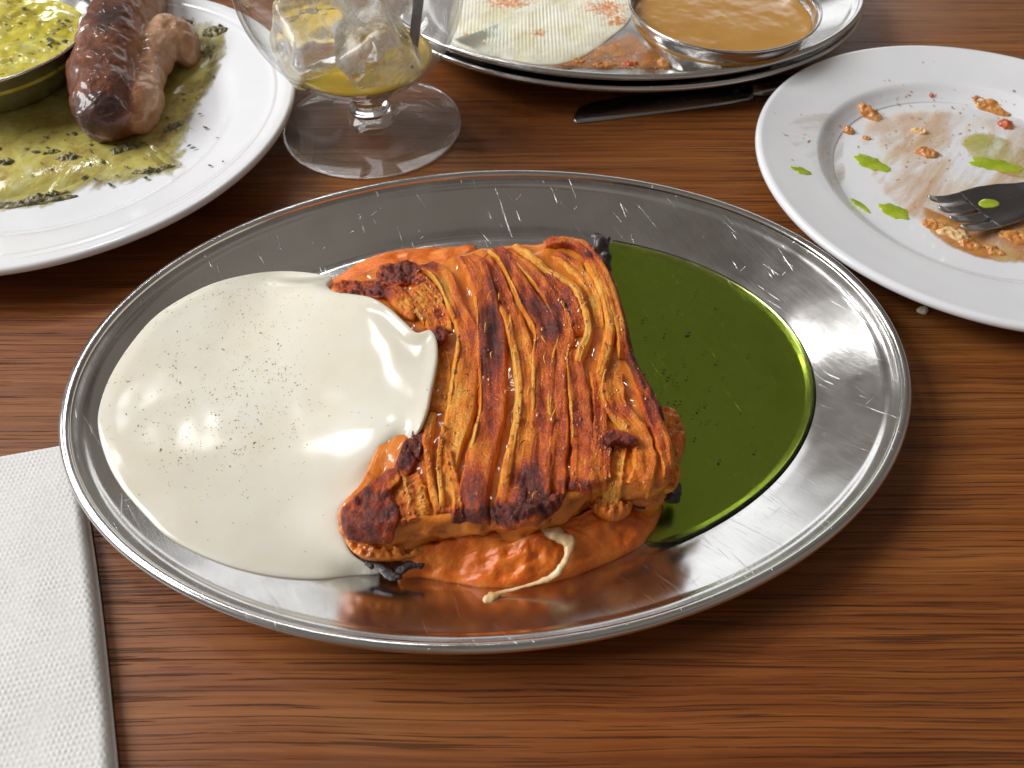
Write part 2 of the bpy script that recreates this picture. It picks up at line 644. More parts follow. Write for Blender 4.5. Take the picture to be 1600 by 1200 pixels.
# ------------------------------------------------------------------ the table
table = thing("table_top", (0, 0, 0), "polished reddish brown wooden table top with dark grain", "table")
table["kind"] = "structure"
yj = [unproj([(800, 1330)], 0)[0, 1], unproj([(800, 1030)], 0)[0, 1], 3.1, 13.0, 23.0, 36.0, 70.0]
ys = [-60, yj[0] - 4] + yj[1:]
for i in range(len(ys) - 1):
    a, b = ys[i] + 0.004, ys[i + 1] - 0.004
    x0, x1, e = -70, 70, 0.012
    V, F = [], []
    for (z, q) in ((-3, 0), (-e, 0), (0, e)):
        V += [(x0 + q, a + q, z), (x1 - q, a + q, z), (x1 - q, b - q, z), (x0 + q, b - q, z)]
    for r in range(2):
        for j in range(4):
            F.append((r * 4 + j, r * 4 + (j + 1) % 4, r * 4 + 4 + (j + 1) % 4, r * 4 + 4 + j))
    F += [(8, 9, 10, 11), (3, 2, 1, 0)]
    mesh("plank", V, F, M['wood'], table, smooth=False)

# ------------------------------------------------------------------ oval steel platters
RA, RB = 13.62, 9.72
WA, WB = 11.0, 7.42
_pt = np.array([-0.30, -0.10, 0.0, 0.05, 0.12, 0.30, 0.50, 0.70, 0.78, 0.82, 0.86, 0.92, 0.97, 1.0])
_pz = np.array([0.12, 0.13, 0.19, 0.27, 0.37, 0.60, 0.85, 1.10, 1.20, 1.30, 1.345, 1.40, 1.47, 1.50])


def prof_z(t):
    return np.interp(t, _pt, _pz)


class Platter:
    def __init__(s, cx, cy, ph, z0=0.0, sx=1.0, sy=1.0):
        s.c, s.ph, s.z0, s.sx, s.sy = (cx, cy), ph, z0, sx, sy

    def tval(s, x, y):
        dx, dy = np.asarray(x, float) - s.c[0], np.asarray(y, float) - s.c[1]
        u = (dx * math.cos(s.ph) + dy * math.sin(s.ph)) / s.sx
        v = (-dx * math.sin(s.ph) + dy * math.cos(s.ph)) / s.sy
        lo, hi = np.full(u.shape, -1.0), np.full(u.shape, 1.6)
        for _ in range(26):
            m = (lo + hi) / 2
            f = (u / (WA + (RA - WA) * m)) ** 2 + (v / (WB + (RB - WB) * m)) ** 2
            lo = np.where(f > 1, m, lo)
            hi = np.where(f > 1, hi, m)
        return (lo + hi) / 2

    def z(s, x, y):
        return s.z0 + prof_z(s.tval(x, y))

    def pt(s, t, th, z):
        u = s.sx * (WA + (RA - WA) * t) * np.cos(th)
        v = s.sy * (WB + (RB - WB) * t) * np.sin(th)
        return np.stack([s.c[0] + u * math.cos(s.ph) - v * math.sin(s.ph), s.c[1] + u * math.sin(s.ph) + v * math.cos(s.ph),
                         np.broadcast_to(s.z0 + z, u.shape)], -1)

    def build(s, name, label, group):
        o = thing(name, (s.c[0], s.c[1], s.z0), label, "platter", group)
        th = np.linspace(0, 2 * np.pi, 224, endpoint=False)
        tt = list(np.linspace(-2.5, -0.3, 8)) + list(np.linspace(-0.22, 1.0, 62))
        # smooth the drawn profile a little so that the press radii are round
        zs = np.array([np.mean(prof_z(t + np.linspace(-0.022, 0.022, 9))) if t > -0.28 else 0.12 for t in tt])
        top = [s.pt(t, th, z) for t, z in zip(tt, zs)]
        bot = [s.pt(t, th, z - 0.09) for t, z in list(zip(tt, zs))[::-3]]
        R = np.array(top + bot)
        V, F = rings(R)
        mesh("dish", V, F, M['steel'], o)
        a = np.linspace(0, 2 * np.pi, 14, endpoint=False)
        w = 0.5 * ((RA - WA) + (RB - WB))
        R = np.array([s.pt(0.985 + 0.17 / w * math.cos(q), th, 1.46 + 0.15 * math.sin(q)) for q in a] +
                     [s.pt(0.985 + 0.17 / w, th, 1.46)])
        V, F = rings(R, False, False)
        mesh("rolled_rim", V, F, M['steel'], o)
        return o


P0 = Platter(-0.64, 0.06, 0.09)
P0.build("oval_platter", "scratched steel oval platter holding the roasted bake in the middle of the table", None)

# ------------------------------------------------------------------ roasted bake
ZT = 2.05
OUT = [(515, 446), (545, 430), (585, 414), (640, 408), (690, 402), (725, 390), (775, 380), (830, 375), (885, 373), (930, 384),
       (953, 420), (972, 480), (987, 545), (1008, 590), (1038, 640), (1054, 690), (1052, 735), (1036, 760), (1000, 762), (955, 764),
       (915, 772), (870, 800), (830, 815), (785, 816), (745, 812), (700, 815), (660, 822), (605, 832), (550, 824), (525, 800), (555, 762), (585, 690), (590, 600), (575, 520), (535, 470)]
OUTW = catmull(unproj(OUT, ZT), 260, True)
BC = np.array([*unproj([(785, 600)], ZT)[0, :2], ZT])
_oth = np.arctan2(OUTW[:, 1] - BC[1], OUTW[:, 0] - BC[0])
_orr = np.hypot(OUTW[:, 1] - BC[1], OUTW[:, 0] - BC[0])
_ord = np.argsort(_oth)


def bake_s(x, y):
    a = np.arctan2(y - BC[1], x - BC[0])
    r = np.hypot(y - BC[1], x - BC[0])
    return r / np.interp(a, _oth[_ord], _orr[_ord], period=2 * np.pi)


def bake_top(x, y):
    s = bake_s(x, y)
    P = np.stack([x, y, np.zeros_like(x)], -1)
    return ZT + 0.10 * fbm(P * np.array([1.6, 0.5, 1]), 0.9, 2, 3) - 0.22 * np.clip((s - 0.95) / 0.05, 0, 1.5) ** 2 + 0.06 * (1 - np.clip(s, 0, 1) ** 2)


CH = [(766, 540, 17, 50, .62), (777, 440, 14, 34, .36), (842, 482, 22, 24, .42), (858, 512, 15, 16, .52), (820, 465, 15, 18, .25), (888, 392, 24, 12, .6),
      (915, 398, 14, 8, .6), (884, 478, 13, 22, .22), (825, 755, 20, 30, .6), (852, 788, 32, 15, .8), (795, 803, 36, 15, .8), (720, 812, 26, 15, .85),
      (742, 768, 20, 32, .30), (905, 758, 26, 8, .45), (868, 640, 26, 80, .14), (908, 650, 24, 85, .12), (955, 690, 22, 12, .5),
      (980, 692, 14, 14, .45), (960, 640, 30, 14, .28), (1020, 640, 12, 34, .4), (985, 540, 10, 60, .4), (942, 380, 16, 22, .8), (635, 412, 38, 14, .7),
      (575, 448, 40, 13, .7), (620, 436, 34, 14, .5), (690, 490, 14, 12, .35), (687, 524, 16, 11, .5), (572, 800, 48, 44, .5), (640, 700, 24, 36, .55),
      (716, 470, 10, 40, .28), (735, 535, 14, 44, .30), (662, 402, 20, 8, .3), (800, 378, 30, 8, .3), (840, 372, 30, 8, .3), (870, 560, 15, 30, .1), (770, 640, 14, 50, .2), (935, 665, 12, 20, .2)]


def charf(V):
    p = proj(V)
    t = np.zeros(len(V))
    for x, y, rx, ry, a in CH:
        d = ((p[:, 0] - x) / rx) ** 2 + ((p[:, 1] - y) / ry) ** 2
        t = np.maximum(t, a * np.exp(-0.55 * d ** 1.3)) + 0.15 * a * np.exp(-0.3 * d)
    return t


bake = thing("vegetable_bake", (BC[0], BC[1], 0.2), "square of roasted bake with golden ribbon strips and charred edges on the platter", "food")
# core
sr = 1 - (1 - np.linspace(0.02, 1, 40)) ** 1.5
R = []
d = OUTW - BC
for s in sr:
    q = BC + d * s
    q[:, 2] = bake_top(q[:, 0], q[:, 1])
    R.append(q)
nrm = d[:, :2] / np.linalg.norm(d[:, :2], axis=1)[:, None]
for off, z in ((.03, 1.72), (.04, 1.6), (.02, 1.45), (-.02, 1.3), (.04, 1.18), (.05, 1.05), (-.04, .95), (.02, .85), (.03, .7), (-.05, .6), (.0, .48), (-.1, .35), (-.3, .2)):
    q = OUTW.copy()
    q[:, :2] += nrm * off
    q[:, 2] = z
    R.append(q)
R = np.array(R)
n = fbm(R, 1.4, 4, 11) * 0.10 + 0.05 * fbm(R * np.array([1, 1, 4]), 1.2, 3, 12)
k0 = len(sr) - 1
R[k0:, :, :2] += nrm[None] * n[k0:, :, None] * 1.5
R[:k0, :, 2] += n[:k0] * 0.6
V, F = rings(R)
mesh("filling", V, F, M['amber'], bake)

# ribbons: (x, y, width) traced along each one, height, base tone, lip
RB_ = [
    ([(660, 402, 26), (690, 425, 28), (706, 457, 26), (720, 492, 26), (731, 522, 30), (731, 562, 36), (725, 602, 40), (718, 650, 34), (706, 695, 26), (700, 740, 20), (699, 795, 18)], .34, .16),
    ([(727, 392, 28), (745, 420, 34), (757, 450, 32), (763, 480, 34), (767, 512, 40), (769, 550, 42), (770, 588, 38), (770, 625, 38), (767, 655, 36), (757, 690, 34), (748, 727, 34), (740, 765, 38), (735, 806, 44)], .40, .36),
    ([(752, 395, 20), (775, 428, 22), (790, 460, 20), (800, 492, 18), (806, 520, 14)], .30, .34),
    ([(778, 470, 9), (790, 497, 11), (799, 530, 11), (807, 562, 11), (811, 600, 12), (810, 638, 12), (806, 665, 12), (801, 692, 12), (794, 725, 14), (787, 775, 14)], .46, .08),
    ([(803, 480, 18), (814, 525, 26), (823, 562, 28), (827, 600, 28), (826, 638, 28), (823, 665, 28), (817, 702, 30), (808, 740, 34), (795, 795, 42)], .38, .24),
    ([(772, 378, 20), (800, 420, 24), (820, 455, 30), (840, 485, 38), (854, 512, 36), (852, 540, 36), (850, 570, 32), (850, 600, 32), (849, 638, 32), (848, 665, 30), (846, 702, 32), (839, 740, 38), (828, 795, 44)], .42, .38),
    ([(790, 384, 16), (832, 425, 20), (857, 457, 22), (876, 495, 24), (884, 525, 24), (876, 555, 22), (872, 590, 24), (872, 630, 26), (874, 665, 26), (872, 702, 26), (868, 735, 28), (864, 775, 32)], .37, .36),
    ([(845, 424, 16), (872, 446, 24), (890, 470, 26), (900, 492, 26), (908, 520, 22)], .38, .46),
    ([(900, 535, 18), (897, 560, 22), (902, 590, 26), (906, 625, 28), (908, 655, 28), (910, 690, 28), (910, 727, 28), (906, 762, 30)], .39, .36),
    ([(804, 376, 10), (830, 402, 11), (862, 427, 11), (893, 444, 12), (906, 467, 12), (916, 495, 12), (919, 522, 12), (908, 548, 14), (902, 570, 10)], .47, .04),
    ([(918, 402, 12), (934, 437, 13), (946, 470, 14), (954, 505, 15), (950, 535, 16), (944, 562, 14), (936, 590, 12)], .42, .13),
    ([(850, 376, 18), (893, 374, 22), (920, 389, 20), (940, 420, 18), (955, 455, 18), (965, 490, 18), (972, 520, 18), (977, 555, 16)], .43, .22),
    ([(922, 372, 12), (944, 398, 14), (957, 437, 14), (973, 482, 15), (984, 525, 16), (992, 560, 16), (1006, 595, 16), (1020, 622, 18), (1034, 650, 14)], .36, .58),
    ([(962, 575, 26), (957, 605, 32), (965, 635, 30), (986, 658, 26), (1000, 680, 26), (1008, 705, 26), (1008, 730, 28), (1000, 755, 28)], .40, .24),
    ([(1000, 600, 20), (1014, 630, 20), (1026, 660, 20), (1036, 685, 20), (1043, 710, 20), (1050, 738, 18)], .38, .30),
    ([(928, 575, 14), (934, 600, 18), (938, 630, 20), (938, 660, 20), (936, 690, 20), (934, 722, 22), (936, 758, 22)], .36, .28),
    ([(972, 690, 16), (966, 715, 18), (962, 740, 20), (958, 764, 20)], .18, .16),
    ([(952, 680, 10), (950, 705, 12), (949, 727, 12), (949, 750, 10)], .40, .44),
    ([(676, 640, 12), (668, 680, 14), (670, 720, 9), (674, 755, 9), (684, 795, 10)], .36, .12),
    ([(697, 660, 8), (688, 700, 8), (687, 740, 8), (692, 790, 8)], .40, .08),
    ([(664, 620, 14), (660, 650, 16), (652, 685, 18), (645, 715, 16)], .30, .62),
    ([(622, 448, 22), (650, 470, 26), (672, 492, 22), (684, 520, 18)], .30, .18),
    ([(650, 440, 20), (674, 465, 22), (692, 490, 18), (700, 516, 14)], .30, .12),
    ([(640, 425, 22), (665, 442, 22), (688, 470, 16)], .28, .28),
    ([(640, 735, 20), (650, 765, 24), (655, 800, 24)], .16, .18),
    ([(866, 390, 16), (898, 410, 20), (920, 440, 18), (932, 475, 16), (938, 508, 12)], .24, .14),
    ([(700, 700, 10), (706, 735, 12), (714, 770, 14), (716, 806, 16)], .34, .22),
    ([(612, 762, 14), (630, 780, 18), (640, 812, 20)], .14, .22),
    ([(676, 535, 20), (688, 560, 26), (688, 600, 28), (682, 640, 24)], .10, .22),
]
PALE, TOPS = [], []
for pts, h, tone in RB_:
    q = catmull(np.array(pts, float), 12)
    if q[:, 2].mean() < 21 or tone < .14:
        continue
    for sd in (-1,):
        g_ = np.gradient(q[:, :2], axis=0)
        g_ /= np.linalg.norm(g_, axis=1)[:, None]
        e_ = q[:, :2] + sd * np.stack([g_[:, 1], -g_[:, 0]], 1) * (q[:, 2] * .50)[:, None]
        a_, b_ = sorted(rng.integers(0, 12, 2))
        if b_ - a_ < 5:
            a_, b_ = (0, 8) if sd < 0 else (4, 11)
        PALE.append(([(x, y, 5.5 + 2 * math.sin(x * .2 + y * .05)) for x, y in e_[a_:b_ + 1]], h + .03, .06))
for ri, (pts, h, tone) in enumerate(RB_ + PALE):
    pts = np.array(pts, float)
    n, m = 110, 27
    c = catmull(pts, n)
    W = unproj(c[:, :2], ZT + 0.25)
    wid = c[:, 2] / 46.0 / 2 * 1.24
    T = np.gradient(W[:, :2], axis=0)
    T /= np.linalg.norm(T, axis=1)[:, None]
    N = np.stack([T[:, 1], -T[:, 0]], 1)
    u = np.linspace(-1, 1, m)
    jit = pnoise(np.stack([np.arange(n) * 0.11, np.full(n, ri * 3.7), np.zeros(n)], 1), 1.0, 2)
    jit2 = pnoise(np.stack([np.arange(n) * 0.3, np.full(n, ri * 1.7), np.ones(n)], 1), 1.0, 4)
    XY = W[:, None, :2] + N[:, None] * (u[None, :, None] * (wid * (1 + 0.16 * jit + 0.05 * jit2))[:, None, None]) + N[:, None] * (0.012 * jit2)[:, None, None]
    zb = bake_top(XY[..., 0], XY[..., 1])
    au = np.abs(u)
    lip = 0.05 * np.exp(-((au - 0.78) / 0.14) ** 2) - 0.05 * np.exp(-(au / 0.45) ** 2)
    prof = (1 - au ** 5) * h * 0.72 - 0.16 * au ** 8
    end = np.minimum(np.arange(n), np.arange(n)[::-1]) / 7.0
    endf = np.clip(end, 0, 1) ** 0.5
    P = np.concatenate([XY, np.zeros((n, m, 1))], -1)
    z = zb + prof[None] * (0.55 + 0.45 * endf)[:, None] + (lip[None] if wid.mean() > 0.2 else 0) + 0.06 * jit[:, None]
    z += 0.045 * fbm(P, 1.6, 2, 20 + ri) * (1 - au ** 6)[None] + 0.010 * pnoise(P, 9, ri)
    z -= 0.12 * (1 - endf)[:, None]
    arc = np.cumsum(np.r_[0, np.linalg.norm(np.diff(W[:, :2], axis=0), axis=1)])
    Q = np.stack([u[None] * wid[:, None] / 0.085 + 0 * arc[:, None], arc[:, None] * 0.55 + 0 * u[None], np.full((n, m), ri * 5.1)], -1)
    stria = fbm(Q, 1.0, 2, 6)
    z += 0.014 * stria * (1 - au ** 6)[None]
    P[..., 2] = z
    base = P.copy()
    base = base[:, [0, m - 1]]
    V = P.reshape(-1, 3)
    F = grid_faces(n, m)
    V2 = V
    tv = 0.0 + tone + charf(V) * 0.74 - 0.16 * stria.reshape(-1) * 0.6
    gu = np.broadcast_to(np.clip((au - 0.62) / 0.3, 0, 1), (n, m)).reshape(-1)
    tv = tv - 0.11 * gu + 0.10 * fbm(V * np.array([2.6, 0.6, 0]), 1.6, 3, 40 + ri)
    TOPS.append(P[4:-4, 4:-4].reshape(-1, 3))
    mesh("ribbon_strip", V2, [f[::-1] for f in F], M['bake'], bake, attrs={"tone": np.clip(tv, 0, .73)}, fixn=False)


def tone_of(base):
    return {"tone": lambda V: np.clip(base + 0.65 * charf(V) + 0.30 * fbm(V, 1.6, 3, 77), 0, .74)}


def flap(name, px, thick, base, lift=0.12, mat='bake', seed=0, amp=.05, z0=None, pw=5, jag=0.05):
    if z0 is None:
        E = unproj(px, ZT + 0.15)
        E[:, 2] = bake_top(E[:, 0], E[:, 1]) + lift
    else:
        E = unproj(px, z0)
    C = E.mean(0)
    bf = None if z0 is not None else (lambda x, y: bake_top(x, y) + lift)
    return blob(name, E, C, thick, M[mat], bake, base=bf, nr=22, nt=100, pw=pw, amp=amp, nscale=4.5, seed=seed, attr=tone_of(base) if mat == 'bake' else None, drop=.12, jag=jag)


flap("charred_patch", [(532, 800), (545, 787), (582, 752), (606, 734), (622, 735), (624, 752), (612, 763), (615, 785), (622, 796), (622, 815), (607, 834), (585, 834), (540, 830)], .10, .34, .16, seed=1)
flap("charred_patch", [(616, 734), (622, 715), (634, 690), (652, 688), (652, 712), (640, 738), (624, 746)], .05, .32, .12, seed=2)
flap("charred_patch", [(590, 436), (592, 414), (620, 404), (650, 408), (656, 426), (640, 440), (615, 446)], .06, .24, .08, seed=3, amp=.10)
flap("charred_patch", [(516, 446), (530, 436), (560, 438), (590, 436), (612, 444), (612, 462), (580, 464), (545, 462), (522, 458)], .06, .24, .10, seed=4, amp=.10)
flap("charred_patch", [(600, 455), (620, 448), (640, 462), (650, 490), (640, 500), (612, 476)], .14, .2, .15, seed=5)
flap("charred_patch", [(768, 797), (800, 786), (840, 782), (878, 772), (874, 790), (840, 810), (800, 817), (775, 812)], .05, .40, .22, seed=7, amp=.10, jag=.04)
flap("browned_skin", [(676, 520), (690, 514), (700, 524), (698, 536), (684, 540)], .14, .3, .3, seed=8)
flap("browned_skin", [(940, 690), (955, 680), (975, 684), (994, 694), (990, 704), (965, 700), (948, 704)], .14, .35, .38, seed=9)
flap("soft_layer", [(1030, 640), (1052, 640), (1068, 670), (1070, 700), (1060, 722), (1042, 720), (1036, 680)], .3, .3, mat='amber', z0=1.0, seed=10, amp=.15, pw=2.5)
flap("soft_layer", [(1034, 735), (1050, 722), (1062, 735), (1060, 755), (1045, 768), (1032, 762)], .3, .12, z0=1.5, seed=13, amp=.1, pw=2.5)
flap("soft_layer", [(905, 775), (935, 765), (980, 770), (985, 800), (960, 812), (930, 802)], .35, .12, mat='amber', z0=1.15, seed=14, amp=.2, pw=2.5)
flap("soft_layer", [(540, 835), (570, 826), (620, 838), (660, 850), (650, 868), (610, 874), (570, 872), (548, 860)], .25, .1, mat='amber', z0=.95, seed=15, amp=.2, pw=2.5)
# black skin curling out at the corners
for i, (pth, r) in enumerate((([(548, 838), (545, 855), (560, 868), (585, 884)], [.05, .07, .07, .08]), ([(580, 878), (600, 890), (618, 900), (626, 896)], [.06, .10, .10, .06]),
                              ([(618, 900), (635, 884), (650, 876), (662, 884)], [.06, .11, .13, .06]), ([(1036, 772), (1048, 778), (1056, 768), (1058, 755)], [.08, .14, .12, .06]),
                              ([(985, 790), (1000, 784), (1014, 778)], [.08, .16, .1]))):
    z = .62 if i < 3 else .9
    path = catmull(np.c_[unproj(pth, z), r], 24)
    R = tube(path[:, :3], path[:, 3] * 1.6, 12, .35, 3, i, .5)
    mesh("blackened_skin", *rings(R), M['char'], bake)
path = catmull(np.array([[*unproj([(948, 425)], 2.0)[0], .16], [*unproj([(944, 400)], 2.25)[0], .22], [*unproj([(938, 383)], 2.5)[0], .26], [*unproj([(930, 366)], 2.7)[0], .16]]), 22)
mesh("blackened_skin", *rings(tube(path[:, :3], path[:, 3], 12, .5, 3, 9)), M['char'], bake)
path = catmull(np.array([[*unproj([(944, 392)], 2.4)[0], .1], [*unproj([(950, 376)], 2.55)[0], .12], [*unproj([(952, 370)], 2.6)[0], .05]]), 14)
mesh("blackened_skin", *rings(tube(path[:, :3], path[:, 3], 10, .5, 4, 8)), M['char'], bake)
# thin fibre ends
for i in range(46):
    x, y = random.uniform(690, 970), random.uniform(400, 790)
    a = random.gauss(1.75, .5)
    L = random.uniform(8, 22)
    p = np.array([(x, y), (x + L * .5 * math.cos(a) + random.uniform(-3, 3), y + L * .5 * math.sin(a)), (x + L * math.cos(a), y + L * math.sin(a))])
    W = unproj(p, ZT + .3)
    W[:, 2] = bake_top(W[:, 0], W[:, 1]) + .40 + np.array([-.05, .06, .02])
    path = catmull(W, 8)
    V, F = rings(tube(path, np.array([.012, .022, .025, .025, .022, .02, .015, .006]), 5))
    mesh("fibre", V, F, M['bake'], bake, attrs={"tone": np.full(len(V), random.choice((.02, .1, .5, .65)))})
# tiny glossy beads added over the ribbons to make specular sparkle
TP = np.vstack(TOPS)
TP = TP[rng.choice(len(TP), 1500, replace=False)]
BV, BF = [], []
for p in TP:
    r = .021 * math.exp(random.gauss(0, .45))
    k0 = len(BV)
    BV.append((p[0], p[1], p[2] + r * .9))
    for (q, zz) in ((.6, .7), (1.0, .1)):
        for j in range(6):
            a = j * math.pi / 3 + q
            BV.append((p[0] + r * q * math.cos(a), p[1] + 1.5 * r * q * math.sin(a), p[2] + r * zz - .004))
    for j in range(6):
        BF.append((k0, k0 + 1 + j, k0 + 1 + (j + 1) % 6))
        BF.append((k0 + 1 + j, k0 + 7 + j, k0 + 7 + (j + 1) % 6, k0 + 1 + (j + 1) % 6))
o = mesh("glint_beads", BV, BF, M['glint'], bake)
o["kind"] = "stuff"
# pale strand hanging out of the front
sp = [(840, 828, 1.2, .10), (868, 834, 1.22, .20), (888, 846, 1.15, .17), (889, 862, 1.08, .10), (880, 882, 1.0, .085), (864, 900, .86, .09), (838, 911, .74, .06), (808, 919, .62, .045), (782, 926, .56, .07), (768, 932, .58, .13), (757, 941, .56, .10)]
path = catmull(np.array([[*unproj([(a, b)], z)[0], r] for a, b, z, r in sp]), 60)
mesh("pale_strand", *rings(tube(path[:, :3], path[:, 3], 12, .5, 5.0, 3, .7)), M['strand'], bake)

# ------------------------------------------------------------------ orange puree
pz = lambda x, y: P0.z(x, y)
pe = [(622, 902), (640, 880), (668, 862), (720, 845), (790, 838), (870, 828), (950, 812), (1008, 788), (1034, 782), (1032, 805), (1012, 842), (980, 864), (930, 888), (880, 906), (820, 917), (760, 918), (700, 909), (655, 902)]
E = on(pe, lambda x, y: np.maximum(pz(x, y), 0.2), .3)
E[1:8, 2] = .75
blob("orange_puree", E, E.mean(0) + [0, .1, .3], .5, M['puree'], nr=40, nt=160, pw=2.4, amp=.16, nscale=1.6, seed=31, jag=.01, loc=E.mean(0))
tag(bpy.data.objects["orange_puree"], "bright orange puree spilling out in front of the roasted bake", "sauce")
pe = [(508, 450), (540, 424), (580, 402), (625, 391), (675, 387), (720, 388), (745, 396), (730, 420), (660, 440), (580, 460)]
E = on(pe, pz, .3)
E[6:, 2] = .5
o = blob("orange_puree", E, E.mean(0) + [0, 0, .15], .22, M['puree'], amp=.1, seed=32, loc=E.mean(0))
tag(o, "low orange puree edge behind the bake, by the far platter wall", "sauce")

# ------------------------------------------------------------------ green oil
LV = 0.26
tl = np.interp(LV, _pz, _pt)
th = np.linspace(-1.10, 1.07, 150)
edge = P0.pt(np.full(th.shape, tl), th, LV)
lx = np.vstack([edge[-1:], unproj([(930, 400), (905, 430), (850, 600), (900, 780), (985, 830), (1015, 846)], LV), edge[:1]])
E = np.vstack([edge, catmull(lx, 60)[1:-1]])
C = np.array([*unproj([(960, 640)], LV)[0, :2], LV])
ss = np.r_[np.linspace(.03, .8, 14), np.linspace(.82, 1, 22)]
top = C + (E - C)[None] * ss[:, None, None]
bot = top[::-1].copy()
bot[..., 2] = np.minimum(P0.z(bot[..., 0], bot[..., 1]) + 0.006, LV - 0.002)
men = np.exp(-(1 - ss) / 0.02) * 0.008
top[..., 2] += men[:, None]
V, F = rings(np.concatenate([top, bot]))
oil = mesh("green_oil", V, F, M['oil'], loc=(C[0], C[1], .15))
tag(oil, "pool of dark green oil beside the bake in the platter", "sauce")


def flecks(name, pts, size, mat, parent, flat=.45, jit=.6):
    V, F = [], []
    for p in pts:
        s = size * math.exp(random.gauss(0, .38))
        a = random.random() * 6.28
        k = len(V)
        el = 1 + random.random() * 1.2
        ring = []
        nn = 5
        for j in range(nn):
            b = j / nn * 6.28
            r = s * (1 + random.uniform(-jit, jit) * .6)
            x, y = r * el * math.cos(b), r * math.sin(b)
            ring.append((p[0] + x * math.cos(a) - y * math.sin(a), p[1] + x * math.sin(a) + y * math.cos(a), p[2]))
        V += ring
        V.append((p[0], p[1], p[2] + s * flat))
        V.append((p[0], p[1], p[2] - s * flat))
        for j in range(nn):
            F.append((k + j, k + (j + 1) % nn, k + nn))
            F.append((k + (j + 1) % nn, k + j, k + nn + 1))
    o = mesh(name, V, F, M[mat], parent, smooth=False)
    o["kind"] = "stuff"
    return o


oil["_o"] = [float(C[0]), float(C[1]), .15]
op = [(1005, 500), (1010, 492), (1012, 498), (1037, 492), (1008, 520), (1014, 524), (1009, 527), (1038, 578), (1048, 586), (1055, 582), (1052, 592), (1044, 590), (1036, 575), (1060, 580), (1100, 610), (1104, 616), (1102, 622), (1120, 565), (1080, 535), (1075, 520),
      (1130, 590), (1000, 485), (1095, 660), (1070, 690), (1160, 640), (1175, 690), (1180, 705), (1125, 720), (1190, 600), (1090, 480), (1140, 520), (1172, 732)]
op += [(random.gauss(1060, 50), random.gauss(590, 60)) for _ in range(60)]
opw = [p for p in unproj([q for q in op if q[0] > 1000], LV + .01) if bake_s(p[0], p[1]) > 1.08]
flecks("oil_flecks", opw, .024, 'herb', oil)

# ------------------------------------------------------------------ white cream
ce = [(153, 662), (160, 620), (178, 578), (206, 536), (240, 497), (282, 468), (334, 443), (390, 429), (440, 424), (488, 427), (519, 434), (512, 446),
      (524, 456), (552, 460), (582, 466), (610, 483), (636, 507), (652, 520), (672, 516), (682, 530), (684, 556), (680, 584), (674, 612), (668, 642),
      (658, 666), (646, 686), (632, 692), (620, 714), (605, 732), (582, 750), (556, 774), (537, 790), (531, 812), (538, 838), (550, 864), (574, 882), (592, 893),
      (556, 899), (505, 905), (450, 903), (400, 895), (350, 881), (300, 860), (258, 834), (224, 800), (190, 760), (166, 716)]
cz = np.full(len(ce), np.nan)
for i in range(12, 27):
    cz[i] = 2.5
cz[12], cz[13], cz[11], cz[25], cz[26] = 2.05, 2.25, 1.6, 2.2, 2.0
for i, z in zip(range(27, 37), (1.6, 1.45, 1.35, 1.25, 1.15, 1.05, .95, .8, .62, .4)):
    cz[i] = z
cz[10], cz[9] = 1.1, .75
E = on(ce, pz, .6, .01)
for i in range(len(ce)):
    if not np.isnan(cz[i]):
        E[i] = unproj([ce[i]], cz[i])[0]
CC = np.array([*unproj([(330, 725)], 1.1)[0, :2], 1.1])
CE = catmull(E, 300, True)
cseg = np.linalg.norm(np.roll(CE, -1, 0) - np.roll(CE, 1, 0), axis=1)


def edist(xy):
    A, B = CE[:, :2], np.roll(CE[:, :2], -1, 0)
    AB = B - A
    out = np.full(len(xy), 1e9)
    for k in range(0, len(xy), 4000):
        q = xy[k:k + 4000]
        t = np.clip(((q[:, None] - A) * AB).sum(-1) / ((AB ** 2).sum(-1) + 1e-12), 0, 1)
        out[k:k + 4000] = np.linalg.norm(q[:, None] - A - t[..., None] * AB, axis=-1).min(1)
    return out


def inside(xy):
    A, B = CE[:, :2], np.roll(CE[:, :2], -1, 0)
    c = np.zeros(len(xy), bool)
    for a, b in zip(A, B):
        h = (a[1] > xy[:, 1]) != (b[1] > xy[:, 1])
        with np.errstate(divide='ignore', invalid='ignore'):
            c ^= h & (xy[:, 0] < (b[0] - a[0]) * (xy[:, 1] - a[1]) / (b[1] - a[1]) + a[0])
    return c


def cream_z(xy):
    d = edist(xy)
    zb = np.zeros(len(xy))
    for k in range(0, len(xy), 4000):
        q = xy[k:k + 4000]
        dd = np.linalg.norm(q[:, None] - CE[None, :, :2], axis=-1) + .02
        w = cseg / dd ** 3.0
        zb[k:k + 4000] = (w * CE[:, 2]).sum(1) / w.sum(1)
    sb = bake_s(xy[:, 0], xy[:, 1])
    tgt = ZT + .20 - 1.1 * sstep(.85, 1.9, sb)
    yp = proj(np.c_[xy, zb])[:, 1]
    g = (tgt - zb) * sstep(0.0, .5, d) * sstep(430, 490, yp) * sstep(790, 660, yp)
    zb = zb + .5 * (g + np.sqrt(g * g + .09)) - .15
    P = np.c_[xy, np.zeros(len(xy))]
    t = np.clip(d / .16, 0, 1)
    return zb + .07 * np.sqrt(1 - (1 - t) ** 2) + (.05 * pnoise(P, .35, 3) + .008 * pnoise(P, 1.3, 4)) * sstep(0, 1, d)


